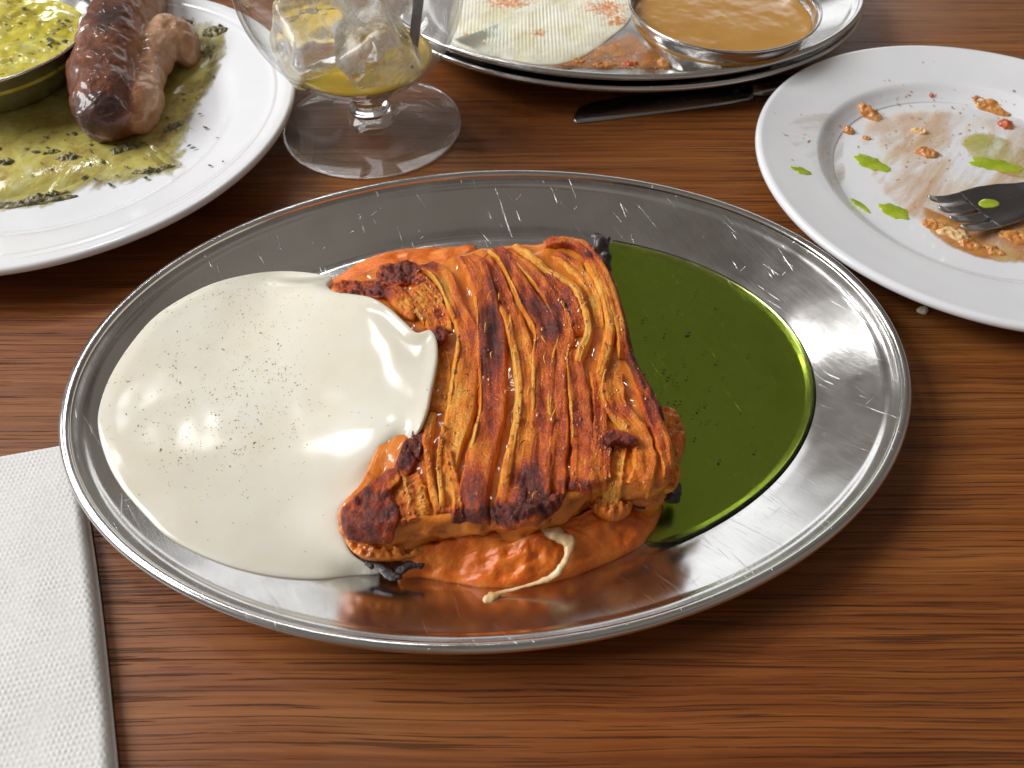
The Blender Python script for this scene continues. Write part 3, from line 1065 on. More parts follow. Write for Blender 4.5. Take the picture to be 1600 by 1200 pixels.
lo, hi = CE[:, :2].min(0), CE[:, :2].max(0)
gx, gy = np.meshgrid(np.arange(lo[0], hi[0], .13), np.arange(lo[1], hi[1], .13), indexing='ij')
G = np.c_[gx.ravel(), gy.ravel()]
G = G[inside(G)]
G = G[edist(G) > .22]
pts2 = [CE[:, :2]]
tn = np.roll(CE[:, :2], -1, 0) - np.roll(CE[:, :2], 1, 0)
tn /= np.linalg.norm(tn, axis=1)[:, None]
nn_ = np.stack([-tn[:, 1], tn[:, 0]], 1)
if not inside(CE[:5, :2] + nn_[:5] * .05).all():
    nn_ = -nn_
for dd_ in (.012, .035, .07, .11, .16):
    q = CE[:, :2] + nn_ * dd_
    pts2.append(q[inside(q) & (edist(q) > dd_ * .9)])
pts2.append(G)
pts2 = np.vstack(pts2)
nb_ = len(CE)
vo, _, fo, ov, _, _ = delaunay_2d_cdt([Vector(p) for p in pts2], [], [list(range(nb_))], 1, 1e-5)
vo = np.array([tuple(v) for v in vo])
zo = cream_z(vo)
isb = edist(vo) < 1e-4
zo[isb] = [CE[np.argmin(((CE[:, :2] - p) ** 2).sum(1)), 2] for p in vo[isb]]
Vc = np.c_[vo, zo]
Vb = Vc.copy()
Vb[:, 2] = np.minimum(zo, np.where(isb, zo - .08, np.maximum(zo - .6, .16)))
nV = len(Vc)
Fc = [tuple(f) for f in fo]
cnt = {}
for f in Fc:
    for a, b in zip(f, f[1:] + f[:1]):
        cnt[(a, b)] = 1
Fs = [(a, b, b + nV, a + nV) for (a, b) in cnt if (b, a) not in cnt]
cream = mesh("white_cream", np.vstack([Vc, Vb]), Fc + [tuple(i + nV for i in f[::-1]) for f in Fc] + Fs, M['cream'], loc=(CC[0], CC[1], .2))
tag(cream, "smooth white cream sauce flecked with brown seasoning over the left of the platter", "sauce")
cream["_o"] = [float(CC[0]), float(CC[1]), .2]
dens = [(425, 595, 42, 38, 1.0), (330, 500, 60, 40, .45), (250, 560, 60, 60, .35), (330, 620, 90, 60, .4), (400, 640, 50, 50, .5), (260, 680, 60, 50, .35), (350, 700, 60, 50, .3), (365, 455, 50, 14, .5), (420, 500, 45, 35, .4), (300, 740, 80, 60, .15), (450, 650, 180, 180, .05)]
pts = []
while len(pts) < 1300:
    q = np.c_[rng.uniform(lo[0], hi[0], 3000), rng.uniform(lo[1], hi[1], 3000)]
    q = q[inside(q)]
    zq = cream_z(q)
    fp = proj(np.c_[q, zq])
    D = sum(a * np.exp(-.5 * (((fp[:, 0] - x) / rx) ** 2 + ((fp[:, 1] - y) / ry) ** 2)) for x, y, rx, ry, a in dens)
    clump = np.clip(.5 + 1.3 * pnoise(np.c_[q, zq * 0], 2.6, 9), .05, 1.5)
    kq = rng.random(len(q)) < D * clump * .8
    pts += list(np.c_[q, zq + .004][kq])
pts = pts[:1300]
flecks("seasoning", pts, .0108, 'pepper', cream, .3)

# ------------------------------------------------------------------ napkin
nc = np.array([*unproj([(112, 688)], .5)[0, :2]])
ne = np.array([*unproj([(178, 1200)], .5)[0, :2]])
nl = np.array([*unproj([(0, 708)], .5)[0, :2]])
ev = (ne - nc) / np.linalg.norm(ne - nc)
ew = (nl - nc) / np.linalg.norm(nl - nc)
NU, NV, LU, LW = 420, 260, 17.0, 8.5
uu = np.linspace(0, LU, NU)
vv = np.linspace(0, 1, NV) ** 1.0 * LW
U, W = np.meshgrid(uu, vv, indexing='ij')
XY = nc + U[..., None] * ev + W[..., None] * ew
bow = 0.10 * np.sin(U * .33)
XY = XY + bow[..., None] * (-ew)
hz = .48
edge = np.minimum(W / .30, 1)
edge2 = np.minimum(U / .16, 1)
Z = .12 + (hz - .12) * np.sqrt(np.clip(1 - (1 - edge) ** 2, 0, 1)) * np.sqrt(np.clip(1 - (1 - edge2) ** 2, 0, 1))
P3 = np.stack([U, W, 0 * U], -1)
per = .155
px_, py_ = U / per, W / per * 1.15
row = np.floor(px_)
cell = np.cos(2 * np.pi * px_) * np.cos(2 * np.pi * (py_ + .5 * (row % 2)))
wv = np.abs(np.sin(np.pi * px_ + .25 * np.sin(5 * py_))) * np.abs(np.sin(np.pi * (py_ + .5 * row)))
Z = Z + .030 * wv * edge * (0.75 + .5 * pnoise(P3, 1.3, 5)) + .05 * fbm(P3 * np.array([.5, .5, 1]), .6, 2, 8) * edge
V = np.concatenate([XY, Z[..., None]], -1).reshape(-1, 3)
F = [f[::-1] for f in grid_faces(NU, NV)]
nv = len(V)
V = list(V)
# skirt down to the table along the two folded edges
sk = [(0, j) for j in range(NV - 1, -1, -1)] + [(i, 0) for i in range(1, NU)]
prev = None
for (i, j) in sk:
    p = V[i * NV + j]
    V.append((p[0] + .03 * ew[0], p[1] + .03 * ew[1], .005))
    cur = len(V) - 1
    if prev is not None:
        F.append((prev[0], i * NV + j, cur, prev[1]))
    prev = (i * NV + j, cur)
k = NM("napkin_paper")
f1 = k.noise(k.coord(), 900, 3)
k.color(k.ramp(f1, [(0.3, (0.66, 0.65, 0.63)), (0.7, (0.74, 0.735, 0.72))]))
k.set(Roughness=.85, Specular_IOR_Level=.2)
k.normal(k.bump(f1, .0003, .5))
nap = mesh("paper_napkin", V, F, k.m, loc=(nc[0], nc[1], 0), fixn=False)
tag(nap, "folded white embossed paper napkin in the near left corner", "napkin")


# ------------------------------------------------------------------ round plates
class Plate:
    def __init__(s, c, R, prof):
        s.c, s.R = c, R
        s.pr = np.array(prof, float)

    def z(s, x, y):
        r = np.hypot(np.asarray(x) - s.c[0], np.asarray(y) - s.c[1])
        return np.interp(r, s.pr[:, 0], s.pr[:, 1])

    def build(s, label):
        pr = catmull(s.pr, 90)
        rmax = s.pr[-1]
        lip = [(rmax[0] + .16 * math.sin(a), rmax[1] - .17 + .17 * math.cos(a)) for a in np.linspace(.3, 2.6, 8)]
        und = [(r, z - .38 if r > s.pr[3][0] else .3) for r, z in pr[::-4] if r < rmax[0] - .1]
        foot = []
        allp = [(max(r, .02), z) for r, z in pr] + lip + und
        o = thing("round_plate", (s.c[0], s.c[1], 0), label, "plate", "white round plates")
        mesh("dish", *rings(lathe(allp, (s.c[0], s.c[1], 0), 160)), M['porcelain'], o)
        fr = s.pr[2][0] * .9
        mesh("foot_ring", *rings(lathe([(fr - .3, .32), (fr - .28, .0), (fr, .0), (fr + .05, .32)], (s.c[0], s.c[1], 0), 96), False, False), M['porcelain'], o)
        return o


PR = Plate((19.73, 10.4), 9.4, [(0, .55), (3, .56), (5.6, .58), (6.0, .66), (6.35, .86), (6.7, 1.12), (7.0, 1.2), (7.8, 1.32), (8.8, 1.5), (9.2, 1.58), (9.3, 1.58)])
PR.build("white round plate on the right with food smears and a fork")
PL = Plate((-20.5, 14.25), 10.7, [(0, .55), (4, .56), (6.7, .6), (7.2, .72), (7.6, .95), (8.0, 1.15), (8.6, 1.32), (9.5, 1.55), (9.78, 1.66), (9.95, 1.66), (10.1, 1.74), (10.35, 1.82), (10.6, 1.84)])
PL.build("white round plate on the far left with oily sauce and meat")


def edge_attr(C, Eo):
    def f(V):
        a = np.arctan2(Eo[:, 1] - C[1], Eo[:, 0] - C[0])
        r = np.hypot(Eo[:, 1] - C[1], Eo[:, 0] - C[0])
        q = np.argsort(a)
        va = np.arctan2(V[:, 1] - C[1], V[:, 0] - C[0])
        vr = np.hypot(V[:, 1] - C[1], V[:, 0] - C[0])
        return np.clip((1 - vr / np.interp(va, a[q], r[q], period=6.2831853)) * 2.2, 0, 1)
    return {"edge": f}


def film(name, px, plate, mat, label, cat="food residue", lift=.012, T=.02, seed=0, nr=30, jag=.03):
    E = on(px, plate.z, 1.0)
    C = E.mean(0)
    o = blob(name, E, C, T, mat, nr=nr, nt=140, base=lambda x, y: plate.z(x, y) + lift, drop=-.003, attr=edge_attr(C, catmull(E, 140, True)), loc=C, jag=jag, seed=seed)
    return tag(o, label, cat)


film("food_smear", [(1318, 190), (1345, 160), (1400, 150), (1480, 145), (1560, 150), (1660, 175), (1680, 300), (1640, 400), (1560, 420), (1470, 395), (1390, 350), (1335, 290), (1312, 240)], PR,
     mat_film("smear_brown", [(.35, (.70, .50, .20)), (.5, (.66, .34, .10)), (.65, (.74, .58, .26))], 60, .44, .80, (1, .2, 1), .7, maxa=.6),
     "thin brownish food smear across the well of the right plate")
film("food_smear", [(1425, 318), (1450, 325), (1500, 345), (1560, 350), (1640, 340), (1650, 400), (1600, 420), (1540, 412), (1480, 392), (1436, 360)], PR,
     mat_film("smear_orange", [(.35, (.68, .36, .10)), (.5, (.60, .24, .05)), (.65, (.74, .50, .18))], 70, .30, .62, (1, .5, 1), .6, maxa=.85), "orange oily film spread under the fork")
film("food_smear", [(1490, 215), (1530, 200), (1580, 215), (1640, 250), (1620, 290), (1560, 275), (1510, 250)], PR,
     mat_film("smear_green", [(.35, (.50, .50, .06)), (.65, (.62, .52, .14))], 60, .34, .7, (1, .5, 1), .5, maxa=.7), "yellow green oily film above the fork")
film("food_smear", [(1205, 205), (1235, 175), (1290, 165), (1330, 180), (1330, 240), (1330, 300), (1290, 290), (1240, 240)], PR,
     mat_film("smear_grey", [(.35, (.55, .45, .30)), (.65, (.42, .30, .16))], 60, .46, .80, (1, .3, 1), .9, maxa=.5), "faint greyish smear on the left rim of the right plate")


def lump(name, px, plate, rx, ry, h, mat, label, cat, ang=0.0, seed=0, jag=.12, amp=.05, pw=2.2, group=None, zf=None):
    zf = zf or plate.z
    c = on([px], zf, 1.0)[0]
    a = np.linspace(0, 2 * np.pi, 12, endpoint=False)
    e = np.stack([rx * np.cos(a), ry * np.sin(a)], 1)
    e = np.stack([c[0] + e[:, 0] * math.cos(ang) - e[:, 1] * math.sin(ang), c[1] + e[:, 0] * math.sin(ang) + e[:, 1] * math.cos(ang)], 1)
    E = np.c_[e, zf(e[:, 0], e[:, 1]) + .01]
    o = blob(name, E, np.array([*c[:2], c[2]]), h, M[mat], nr=12, nt=40, pw=pw, amp=amp, nscale=5, seed=seed, jag=jag, loc=c, base=lambda x, y: zf(x, y) + .01)
    return tag(o, label, cat, group)


for i, (px, rx, ry, a, lb) in enumerate([
        ((1250, 266), .44, .24, -.5, "green oil drop alone on the left rim of the right plate"),
        ((1362, 256), .75, .42, -.8, "green oil puddle in the left of the right plate's well"),
        ((1397, 331), .62, .42, -.6, "green oil puddle below the fork tines at the well's lower edge"),
        ((1345, 322), .55, .16, -1.0, "narrow streak of green oil on the near rim of the right plate"),
        ((1556, 258), 1.0, .45, -.3, "wide green oil puddle above the fork on the right plate")]):
    lump("oil_drop", px, PR, rx, ry, .045, 'lime_oil', lb, "oil", a, 60 + i, .32, .0, 2.0, "green oil drops on the right plate")
for i, (px, rx, ry, h, m_, lb, ct) in enumerate([
        ((1357, 180), .55, .30, .28, 'orange_bit', "largest browned crumb at the upper left of the right plate's well", "crumb"),
        ((1327, 205), .26, .22, .18, 'orange_bit', "small tan crumb on the inner left wall of the right plate", "crumb"),
        ((1353, 216), .14, .12, .1, 'orange_bit', "tiny orange crumb just right of the tan crumb on the right plate", "crumb"),
        ((1436, 207), .38, .22, .16, 'nut', "smooth pale nut piece in the middle of the right plate", "nut"),
        ((1447, 240), .5, .30, .18, 'orange_bit', "orange brown lump below the pale nut on the right plate", "crumb"),
        ((1570, 197), .36, .28, .24, 'red_bit', "bright red tomato bit near the right edge of the right plate", "crumb"),
        ((1545, 168), .8, .30, .06, 'orange_bit', "flat orange streak above the red bit on the right plate", "crumb"),
        ((1455, 150), .10, .06, .04, 'red_bit', "tiny red flake at the top of the right plate's well", "crumb"),
        ((1462, 352), .55, .32, .10, 'orange_bit', "stewed orange scrap left of the fork's tines", "food residue"),
        ((1488, 366), .70, .34, .16, 'nut', "pale stewed onion scrap below the fork's middle tines", "food residue"),
        ((1518, 384), .55, .30, .15, 'orange_bit', "orange stewed scrap below the fork's nearest tine", "food residue"),
        ((1548, 392), .50, .28, .08, 'orange_bit', "small orange scrap below the fork's head", "food residue"),
        ((1592, 372), .80, .40, .14, 'orange_bit', "orange stewed scrap at the picture's edge under the fork", "food residue")]):
    lump("food_crumb", px, PR, rx, ry, h, m_, lb, ct, random.uniform(-.7, .2) if i < 8 else -.45, 80 + i, .38, .10)
sm = [(random.gauss(1440, 55), random.gauss(215, 45)) for _ in range(70)] + [(random.gauss(1250, 25), random.gauss(210, 30)) for _ in range(14)] + [(random.gauss(1500, 60), random.gauss(180, 30)) for _ in range(40)]
pp = on(sm, PR.z, 1.0)
pr_host = bpy.data.objects["food_smear"]
pr_host["_o"] = [v / CM for v in pr_host.location]
flecks("smear_flecks", [p + [0, 0, .02] for p in pp], .032, 'orange_bit', pr_host, .35)

# ------------------------------------------------------------------ fork
fk_t = unproj([(1476, 330)], 1.35)[0]
fk_h = unproj([(1600, 298)], 1.15)[0]
ax = (fk_h - fk_t)
ax[2] = 0
ax /= np.linalg.norm(ax)
ay = np.array([-ax[1], ax[0], 0])
fork = thing("dinner_fork", (*fk_t[:2], .6), "grey steel fork lying tines up across the right plate", "fork")


def fz(x):
    return np.interp(x, [0, .5, 1.2, 2.0, 3.2, 4.6, 6.2, 8, 12, 19], [.62, .34, .14, .05, .05, .14, .42, .72, .98, .95])


def fork_grid(name, xs, hw, yc=0.0, cup=.10, th=.10):
    nx, ny = len(xs), 9
    v = np.linspace(-1, 1, ny)
    T_, B_ = [], []
    for i, x in enumerate(xs):
        y = yc + v * hw[i]
        z = fz(x) + .72 + cup * (y / 1.2) ** 2
        P = fk_t[None] * np.array([1, 1, 0]) + ax[None] * x + ay[None] * y[:, None] + np.c_[np.zeros((ny, 2)), z]
        T_.append(P)
        B_.append(P - np.array([0, 0, th]))
    A = np.array([np.vstack([t, b[::-1]]) for t, b in zip(T_, B_)])
    o = mesh(name, *rings(A), M['steel_dark'], fork)
    bv = o.modifiers.new("b", 'BEVEL')
    bv.width, bv.segments = .0004, 2
    return o


xs = np.r_[np.linspace(2.05, 4.6, 16), np.linspace(4.8, 19, 20)]
fork_grid("handle_and_head", xs, np.interp(xs, [2.05, 3, 3.8, 4.6, 5.6, 7, 12, 18, 19], [1.16, 1.16, 1.0, .72, .42, .30, .38, .6, .45]))
for j in range(4):
    yc = -.945 + j * .63
    xs = np.linspace(0, 2.15, 16)
    fork_grid("tine", xs, np.interp(xs, [0, .15, 2.15], [.09, .15, .215]), yc)
lump("oil_drop", (1545, 318), None, .42, .28, .06, 'lime_oil', "green oil drop sitting in the bowl of the fork", "oil", .2, 99, .1, 0, 2.0, "green oil drops on the right plate",
     zf=lambda x, y: np.full(np.shape(x), float(fz(2.9)) + .725))

# ------------------------------------------------------------------ left plate: bowl, sauce, meat
sx = [(-70, 120), (0, 40), (120, 20), (215, 20), (290, 25), (340, 35), (356, 75), (338, 130), (305, 180), (290, 235), (275, 268), (210, 282), (150, 296), (90, 316), (20, 330), (-90, 335), (-160, 240)]
k = NM("oily_sauce")
n1 = k.noise(k.coord((1, 1, 1)), 55, 5, 0.62, 0.8)
n2 = k.noise(k.coord((1, .6, 1), (0, 0, .5)), 150, 5, 0.65)
e = k.attr("edge")
c = k.ramp(n1, [(.30, (.34, .24, .07)), (.43, (.50, .41, .10)), (.56, (.60, .53, .15)), (.70, (.68, .63, .36))])
c = k.mix(k.ramp(n2, [(.56, (0, 0, 0)), (.70, (1, 1, 1))]), c, (.30, .19, .08))
k.color(c)
k.l(k.ramp(k.math('ADD', k.math('MULTIPLY', e, 1.5), k.math('MULTIPLY', k.math('SUBTRACT', k.noise(k.coord((1, .5, 1), (0, 0, .5)), 90, 5, .7, .6), .5), 1.5)), [(.05, (0, 0, 0)), (.55, (.78,) * 3)]), k.b.inputs["Alpha"])
k.set(Roughness=.10, Specular_IOR_Level=.6, Coat_Weight=.5, Coat_Roughness=.04)
k.normal(k.bump(n2, .0012, .5))
sauce = film("oily_sauce", sx, PL, k.m, "olive yellow oily sauce spread in the well of the left plate", "sauce", .012, .03, 4, jag=.05)
sauce["_o"] = [v / CM for v in sauce.location]
for i, (px, rx, ry, a) in enumerate([((40, 318), 1.8, .2, .22), ((75, 306), .8, .16, .25), ((235, 268), .7, .12, .2), ((262, 262), .4, .10, .3), ((8, 255), .5, .22, 0), ((110, 248), .6, .16, .1), ((80, 240), .4, .14, .3),
                                     ((322, 92), .35, .8, .2), ((335, 50), .6, .35, .1), ((310, 130), .25, .5, -.3), ((270, 200), .2, .6, -.6), ((200, 232), .3, .8, -1.0), ((285, 40), .5, .3, .2)]):
    c0 = on([px], PL.z, 1)[0]
    a_ = np.linspace(0, 2 * np.pi, 16, endpoint=False)
    e_ = np.stack([rx * np.cos(a_), ry * np.sin(a_)], 1)
    e_ = np.stack([c0[0] + e_[:, 0] * math.cos(a) - e_[:, 1] * math.sin(a), c0[1] + e_[:, 0] * math.sin(a) + e_[:, 1] * math.cos(a)], 1)
    E = np.c_[e_, PL.z(e_[:, 0], e_[:, 1])]
    blob("herb_clump", E, c0, .12, M['paste'], sauce, nr=14, nt=60, amp=.12, nscale=5, seed=200 + i, jag=.35, base=lambda x, y: PL.z(x, y) + .02)
hs = [(random.gauss(150, 60), random.gauss(235, 28)) for _ in range(60)] + [(random.gauss(308, 16), random.gauss(110, 45)) for _ in range(40)] + [(random.uniform(240, 350), random.uniform(180, 270)) for _ in range(12)]
hp = [p + [0, 0, .09] for p in on(hs, PL.z, 1.0)]
flecks("herb_flecks", hp, .05, 'herb', sauce, .3)

k = NM("roast_meat")
t = k.attr("tone")
n1 = k.noise(k.coord(), 180, 5, .65)
n2 = k.noise(k.coord(), 900, 4, .6)
tt = k.math('ADD', t, k.math('ADD', k.math('MULTIPLY', k.math('SUBTRACT', n1, .5), .5), k.math('MULTIPLY', k.math('SUBTRACT', n2, .5), .25)), clamp=True)
k.color(k.ramp(tt, [(0, (.50, .30, .18)), (.3, (.36, .15, .06)), (.55, (.20, .06, .02)), (.8, (.07, .018, .010)), (1, (.02, .008, .006))]))
k.set(Roughness=.45, Specular_IOR_Level=.3, Coat_Weight=.5, Coat_Roughness=.08, Subsurface_Weight=.12, Subsurface_Scale=.003)
k.normal(k.bump(k.math('ADD', n1, k.math('MULTIPLY', n2, .5)), .0010, .7))
M['meat'] = k.m
meat = thing("roast_meat_piece", on([(180, 150)], PL.z, 1)[0], "curled browned piece of roast meat on the left plate", "meat")


def mtone(base, lo):
    def f(V):
        p = proj(V)
        t = base + .30 * np.exp(-((p[:, 0] - 150) / 38) ** 2 - ((p[:, 1] - 178) / 36) ** 2) - lo * sstep(190, 235, p[:, 0]) + .3 * np.exp(-((p[:, 0] - 165) / 25) ** 2 - ((p[:, 1] - 25) / 30) ** 2)
        return np.clip(t, 0, 1)
    return f


def meat_rings(pts, amp, seed):
    path = catmull(np.array([[*unproj([(a, b)], z)[0], r] for a, b, z, r in pts]), 60)
    n = len(path)
    cap = np.sqrt(np.clip(1 - (1 - np.minimum(np.arange(n), np.arange(n)[::-1]) / 9.0).clip(0, 1) ** 2, 0.02, 1))
    return rings(tube(path[:, :3], path[:, 3] * cap, 40, amp, .8, seed))


V1, F1 = meat_rings([(240, -40, 2.2, 1.25), (206, 8, 2.2, 1.5), (182, 60, 2.1, 1.55), (168, 110, 1.9, 1.55), (165, 150, 1.75, 1.45), (168, 190, 1.55, 1.2), (172, 214, 1.3, .6)], .10, 1)
V2, F2 = meat_rings([(198, 204, 1.2, .7), (218, 168, 1.35, .95), (228, 126, 1.5, .85), (238, 92, 1.75, .8), (260, 64, 1.8, 1.05), (284, 74, 1.5, 1.0), (298, 100, 1.2, .6)], .22, 2)
tmp = bpy.data.meshes.new("tmp")
tmp.from_pydata(np.vstack([V1, V2]).tolist(), [], [list(f) for f in F1] + [[q + len(V1) for q in f] for f in F2])
tmo = bpy.data.objects.new("tmp", tmp)
COL.objects.link(tmo)
bm = bmesh.new()
bm.from_mesh(tmp)
bmesh.ops.recalc_face_normals(bm, faces=bm.faces)
bm.to_mesh(tmp)
bm.free()
md = tmo.modifiers.new("r", 'REMESH')
md.mode, md.voxel_size = 'VOXEL', 0.075
sm_ = tmo.modifiers.new("s", 'SMOOTH')
sm_.iterations, sm_.factor = 4, .5
ev_ = tmo.evaluated_get(bpy.context.evaluated_depsgraph_get())
em = ev_.to_mesh()
MV = np.array([v.co[:] for v in em.vertices])
MN = np.array([v.normal[:] for v in em.vertices])
MF = [tuple(p.vertices) for p in em.polygons]
ev_.to_mesh_clear()
bpy.data.objects.remove(tmo)
MV = MV + MN * (.07 * fbm(MV, 1.0, 3, 5) + .014 * fbm(MV * np.array([1, 1, 2.2]), 2.6, 3, 6) - .02 * np.exp(-(pnoise(MV, 1.1, 8) / .08) ** 2))[:, None]
tn_ = mtone(.62, .52)(MV) + .12 * fbm(MV, .9, 2, 9)
mesh("meat_body", MV, MF, M['meat'], meat, attrs={"tone": np.clip(tn_, 0, 1)})

# steel bowls
def steel_bowl(name, c, z0, R, h, label, rb=.62, lip=.14):
    prof = [(.02, .10), (R * .3, .10), (R * rb * .9, .11), (R * rb, .16), (R * (rb + .16), h * .42), (R * (rb + .27), h * .75), (R * .955, h * .95), (R * .985, h)]
    pr = [tuple(p) for p in catmull(np.array(prof), 60)]
    rim = [(R * .985 + .06 * math.cos(a), h + .0 + .06 * math.sin(a)) for a in np.linspace(2.2, -1.6, 8)]
    und = [(r, max(z - .09, 0)) for r, z in pr[::-3]]
    o = thing(name, (*c, z0), label, "bowl")
    mesh("bowl_shell", *rings(lathe(pr + rim + und, (*c, z0), 128)), M['steel'], o)
    return o, np.array(pr)


def circ_fit(px, z):
    W = unproj(px, z)
    A = np.c_[2 * W[:, :2], np.ones(len(W))]
    q = np.linalg.lstsq(A, (W[:, :2] ** 2).sum(1), rcond=None)[0]
    return q[:2], math.sqrt(q[2] + q[0] ** 2 + q[1] ** 2)


def bowl_fill(name, c, z0, pr, lvl, amp, ns, seed, mat, label, cat):
    r = np.interp(lvl, pr[:, 1], pr[:, 0]) - .01
    a = np.linspace(0, 2 * np.pi, 24, endpoint=False)
    E = np.c_[c[0] + r * np.cos(a), c[1] + r * np.sin(a), np.full(24, z0 + lvl)]
    o = blob(name, E, np.array([*c, z0 + lvl + .02]), .06, mat, nr=60, nt=160, pw=8, amp=amp, nscale=ns, seed=seed, drop=.25, loc=(*c, z0 + lvl - .3))
    return tag(o, label, cat)


c, r = circ_fit([(148, 8), (140, 42), (112, 78), (60, 106), (0, 128)], 3.0)
bl, pr = steel_bowl("sauce_bowl", tuple(c), .62, r, 2.4, "small steel bowl of yellow dip on the left plate")
k = NM("yellow_dip")
n1 = k.noise(k.coord(), 70, 4, .6, 1.0)
n2 = k.noise(k.coord(), 230, 4, .6)
c_ = k.ramp(n1, [(.3, (.34, .28, .02)), (.5, (.52, .44, .05)), (.7, (.62, .57, .16))])
k.color(k.mix(k.ramp(n2, [(.60, (0, 0, 0)), (.68, (1, 1, 1))]), c_, (.10, .11, .02)))
k.set(Roughness=.2, Subsurface_Weight=.15, Subsurface_Scale=.003)
k.normal(k.bump(n2, .0003, .5))
dip = bowl_fill("yellow_dip", tuple(c), .62, pr, 1.75, .25, .6, 5, k.m, "lumpy yellow green dip inside the small steel bowl", "dip")
dip["_o"] = [v / CM for v in dip.location]
dpts = [(c[0] + r * .8 * math.sqrt(random.random()) * math.cos(a), c[1] + r * .8 * random.random() * math.sin(a), .62 + 1.75 + random.uniform(.0, .25)) for a in np.linspace(0, 6.28, 60)]
flecks("herb_flecks", dpts, .07, 'herb', dip, .3)

# ------------------------------------------------------------------ goblet
GX, GY = -6.55, 15.41
gob = thing("stemmed_glass", (GX, GY, 0), "clear stemmed glass with ice standing behind the platter", "glass")
ZC, RS, TH = 6.7, 4.65, .17
foot = [(.02, .02), (2.0, .02), (4.0, 0.0), (4.15, .06), (4.15, .14), (4.0, .20), (2.6, .30), (1.4, .42), (.85, .60), (.80, .75)]
knob = [(.80, .75), (.92, .86), (.95, .98), (.90, 1.10), (.72, 1.30), (.62, 1.60), (.64, 1.95)]
a0 = math.asin(.64 / RS)
outer = [(RS * math.sin(a), ZC - RS * math.cos(a)) for a in np.linspace(a0, 2.35, 60)]
outer[0] = (.70, 2.06)
rimp = [(outer[-1][0] - .08, outer[-1][1] + .06)]
inner = [((RS - TH) * math.sin(a), ZC - (RS - TH) * math.cos(a)) for a in np.linspace(2.33, 0.004, 60)]
V, F = rings(lathe(knob[-1:] + outer + rimp + inner, (GX, GY, 0), 128))
mesh("bowl", V, F, M['glass'], gob, attrs={"frost": .28 * sstep(0, 4.2, V[:, 0] - GX) * sstep(2.8, 4.2, V[:, 2])})
mesh("foot", *rings(lathe(foot, (GX, GY, 0), 128)), M['foot_glass'], gob)
mesh("stem", *rings(lathe([(.80, .752)] + knob[1:-1] + [(.64, 1.949)], (GX, GY, 0), 64)), M['solid_glass'], gob)
lvl = 3.45
al = math.acos((ZC - lvl) / (RS - TH))
lq = [((RS - TH + .012) * math.sin(a), ZC - (RS - TH + .012) * math.cos(a)) for a in np.linspace(.004, al, 30)]
drink = mesh("yellow_drink", *rings(lathe(lq + [(lq[-1][0] * q, lvl) for q in (.9, .6, .3, .05)], (GX, GY, 0), 96)), M['drink'], loc=(GX, GY, 2.3))
tag(drink, "shallow yellow drink left in the bottom of the stemmed glass", "drink")


def ice(cx, cy, cz, s, rot, seed, label):
    n, m = 40, 60
    ph = np.linspace(.02, np.pi - .02, n)
    th = np.linspace(0, 2 * np.pi, m, endpoint=False)
    D = np.stack([np.outer(np.sin(ph), np.cos(th)), np.outer(np.sin(ph), np.sin(th)), np.outer(np.cos(ph), np.ones(m))], -1)
    p = 9.0
    r = 1 / (np.abs(D) ** p).sum(-1) ** (1 / p)
    R = D * r[..., None] * np.array(s)
    R *= (1 + .09 * fbm(R, .6, 2, seed)[..., None] + .025 * pnoise(R, 4, seed)[..., None])
    R = R @ np.array(Matrix.Rotation(rot[0], 3, 'X') @ Matrix.Rotation(rot[1], 3, 'Y') @ Matrix.Rotation(rot[2], 3, 'Z')).T
    o = mesh("ice_cube", *rings(R + np.array([cx, cy, cz])), M['ice'], loc=(cx, cy, cz))
    tag(o, label, "ice", "ice cubes in the glass")


ice(GX - 1.55, GY - .7, 4.6, (1.6, 1.35, 1.45), (.4, .3, .5), 1, "cloudy ice cube at the left inside the stemmed glass")
ice(GX + .95, GY - 1.2, 4.25, (1.35, 1.3, 1.35), (.2, -.5, .2), 2, "cloudy ice cube at the front inside the stemmed glass")
ice(GX + .5, GY + 1.2, 5.4, (1.5, 1.4, 1.4), (.7, .2, .9), 3, "ice cube at the back inside the stemmed glass")
path = np.linspace(np.array([GX + 2.2, GY - .6, 3.3]), np.array([GX + 3.6, GY + 1.8, 10.2]), 12)
st = mesh("drinking_straw", *rings(tube(path, np.full(12, .22), 16)), M['black'], loc=path[0])
tag(st, "short black straw leaning inside the stemmed glass", "straw")

# ------------------------------------------------------------------ stacked platters at the back
PB = Platter(5.72, 25.6, 0.0, 0.0, .93, .98)
PB.build("oval_platter", "lower of the two stacked steel platters at the back", "stacked platters at the back")
PT = Platter(5.72, 25.72, 0.0, .50, .93, .98)
PT.build("oval_platter", "upper of the two stacked steel platters at the back, holding cream and a bowl", "stacked platters at the back")
ptz = lambda x, y: PT.z(x, y)
ed = [(745, -60), (716, -10), (704, 40), (718, 74), (780, 91), (850, 102), (905, 92), (950, 62), (985, 30), (990, -10), (970, -60), (900, -100), (810, -100)]
E = on(ed, ptz, 1.0)
C = E.mean(0)
nr_, nt_ = 90, 420
Ec = catmull(E, nt_, True)
s = 1 - (1 - np.linspace(0.01, 1, nr_)) ** 1.4
R = C + (Ec - C)[None] * s[:, None, None]
rib = np.abs(np.sin(R[..., 0] * math.pi / .19))
R[..., 2] = np.minimum(PT.z(R[..., 0], R[..., 1]), .95) + .02 + .16 * np.sqrt(1 - s ** 5)[:, None] + .05 * rib * (1 - s ** 8)[:, None] + .05 * fbm(R * np.array([1, 1, 0]), .7, 3, 4)
b_ = R[-1].copy()
b_[:, 2] -= .06
V, F = rings(np.concatenate([R, b_[None]]))
k = NM("ribbed_cream")
n1 = k.noise(k.coord(), 55, 5, .62, .5)
n2 = k.noise(k.coord(), 500, 4, .6)
rd = k.attr("spice")
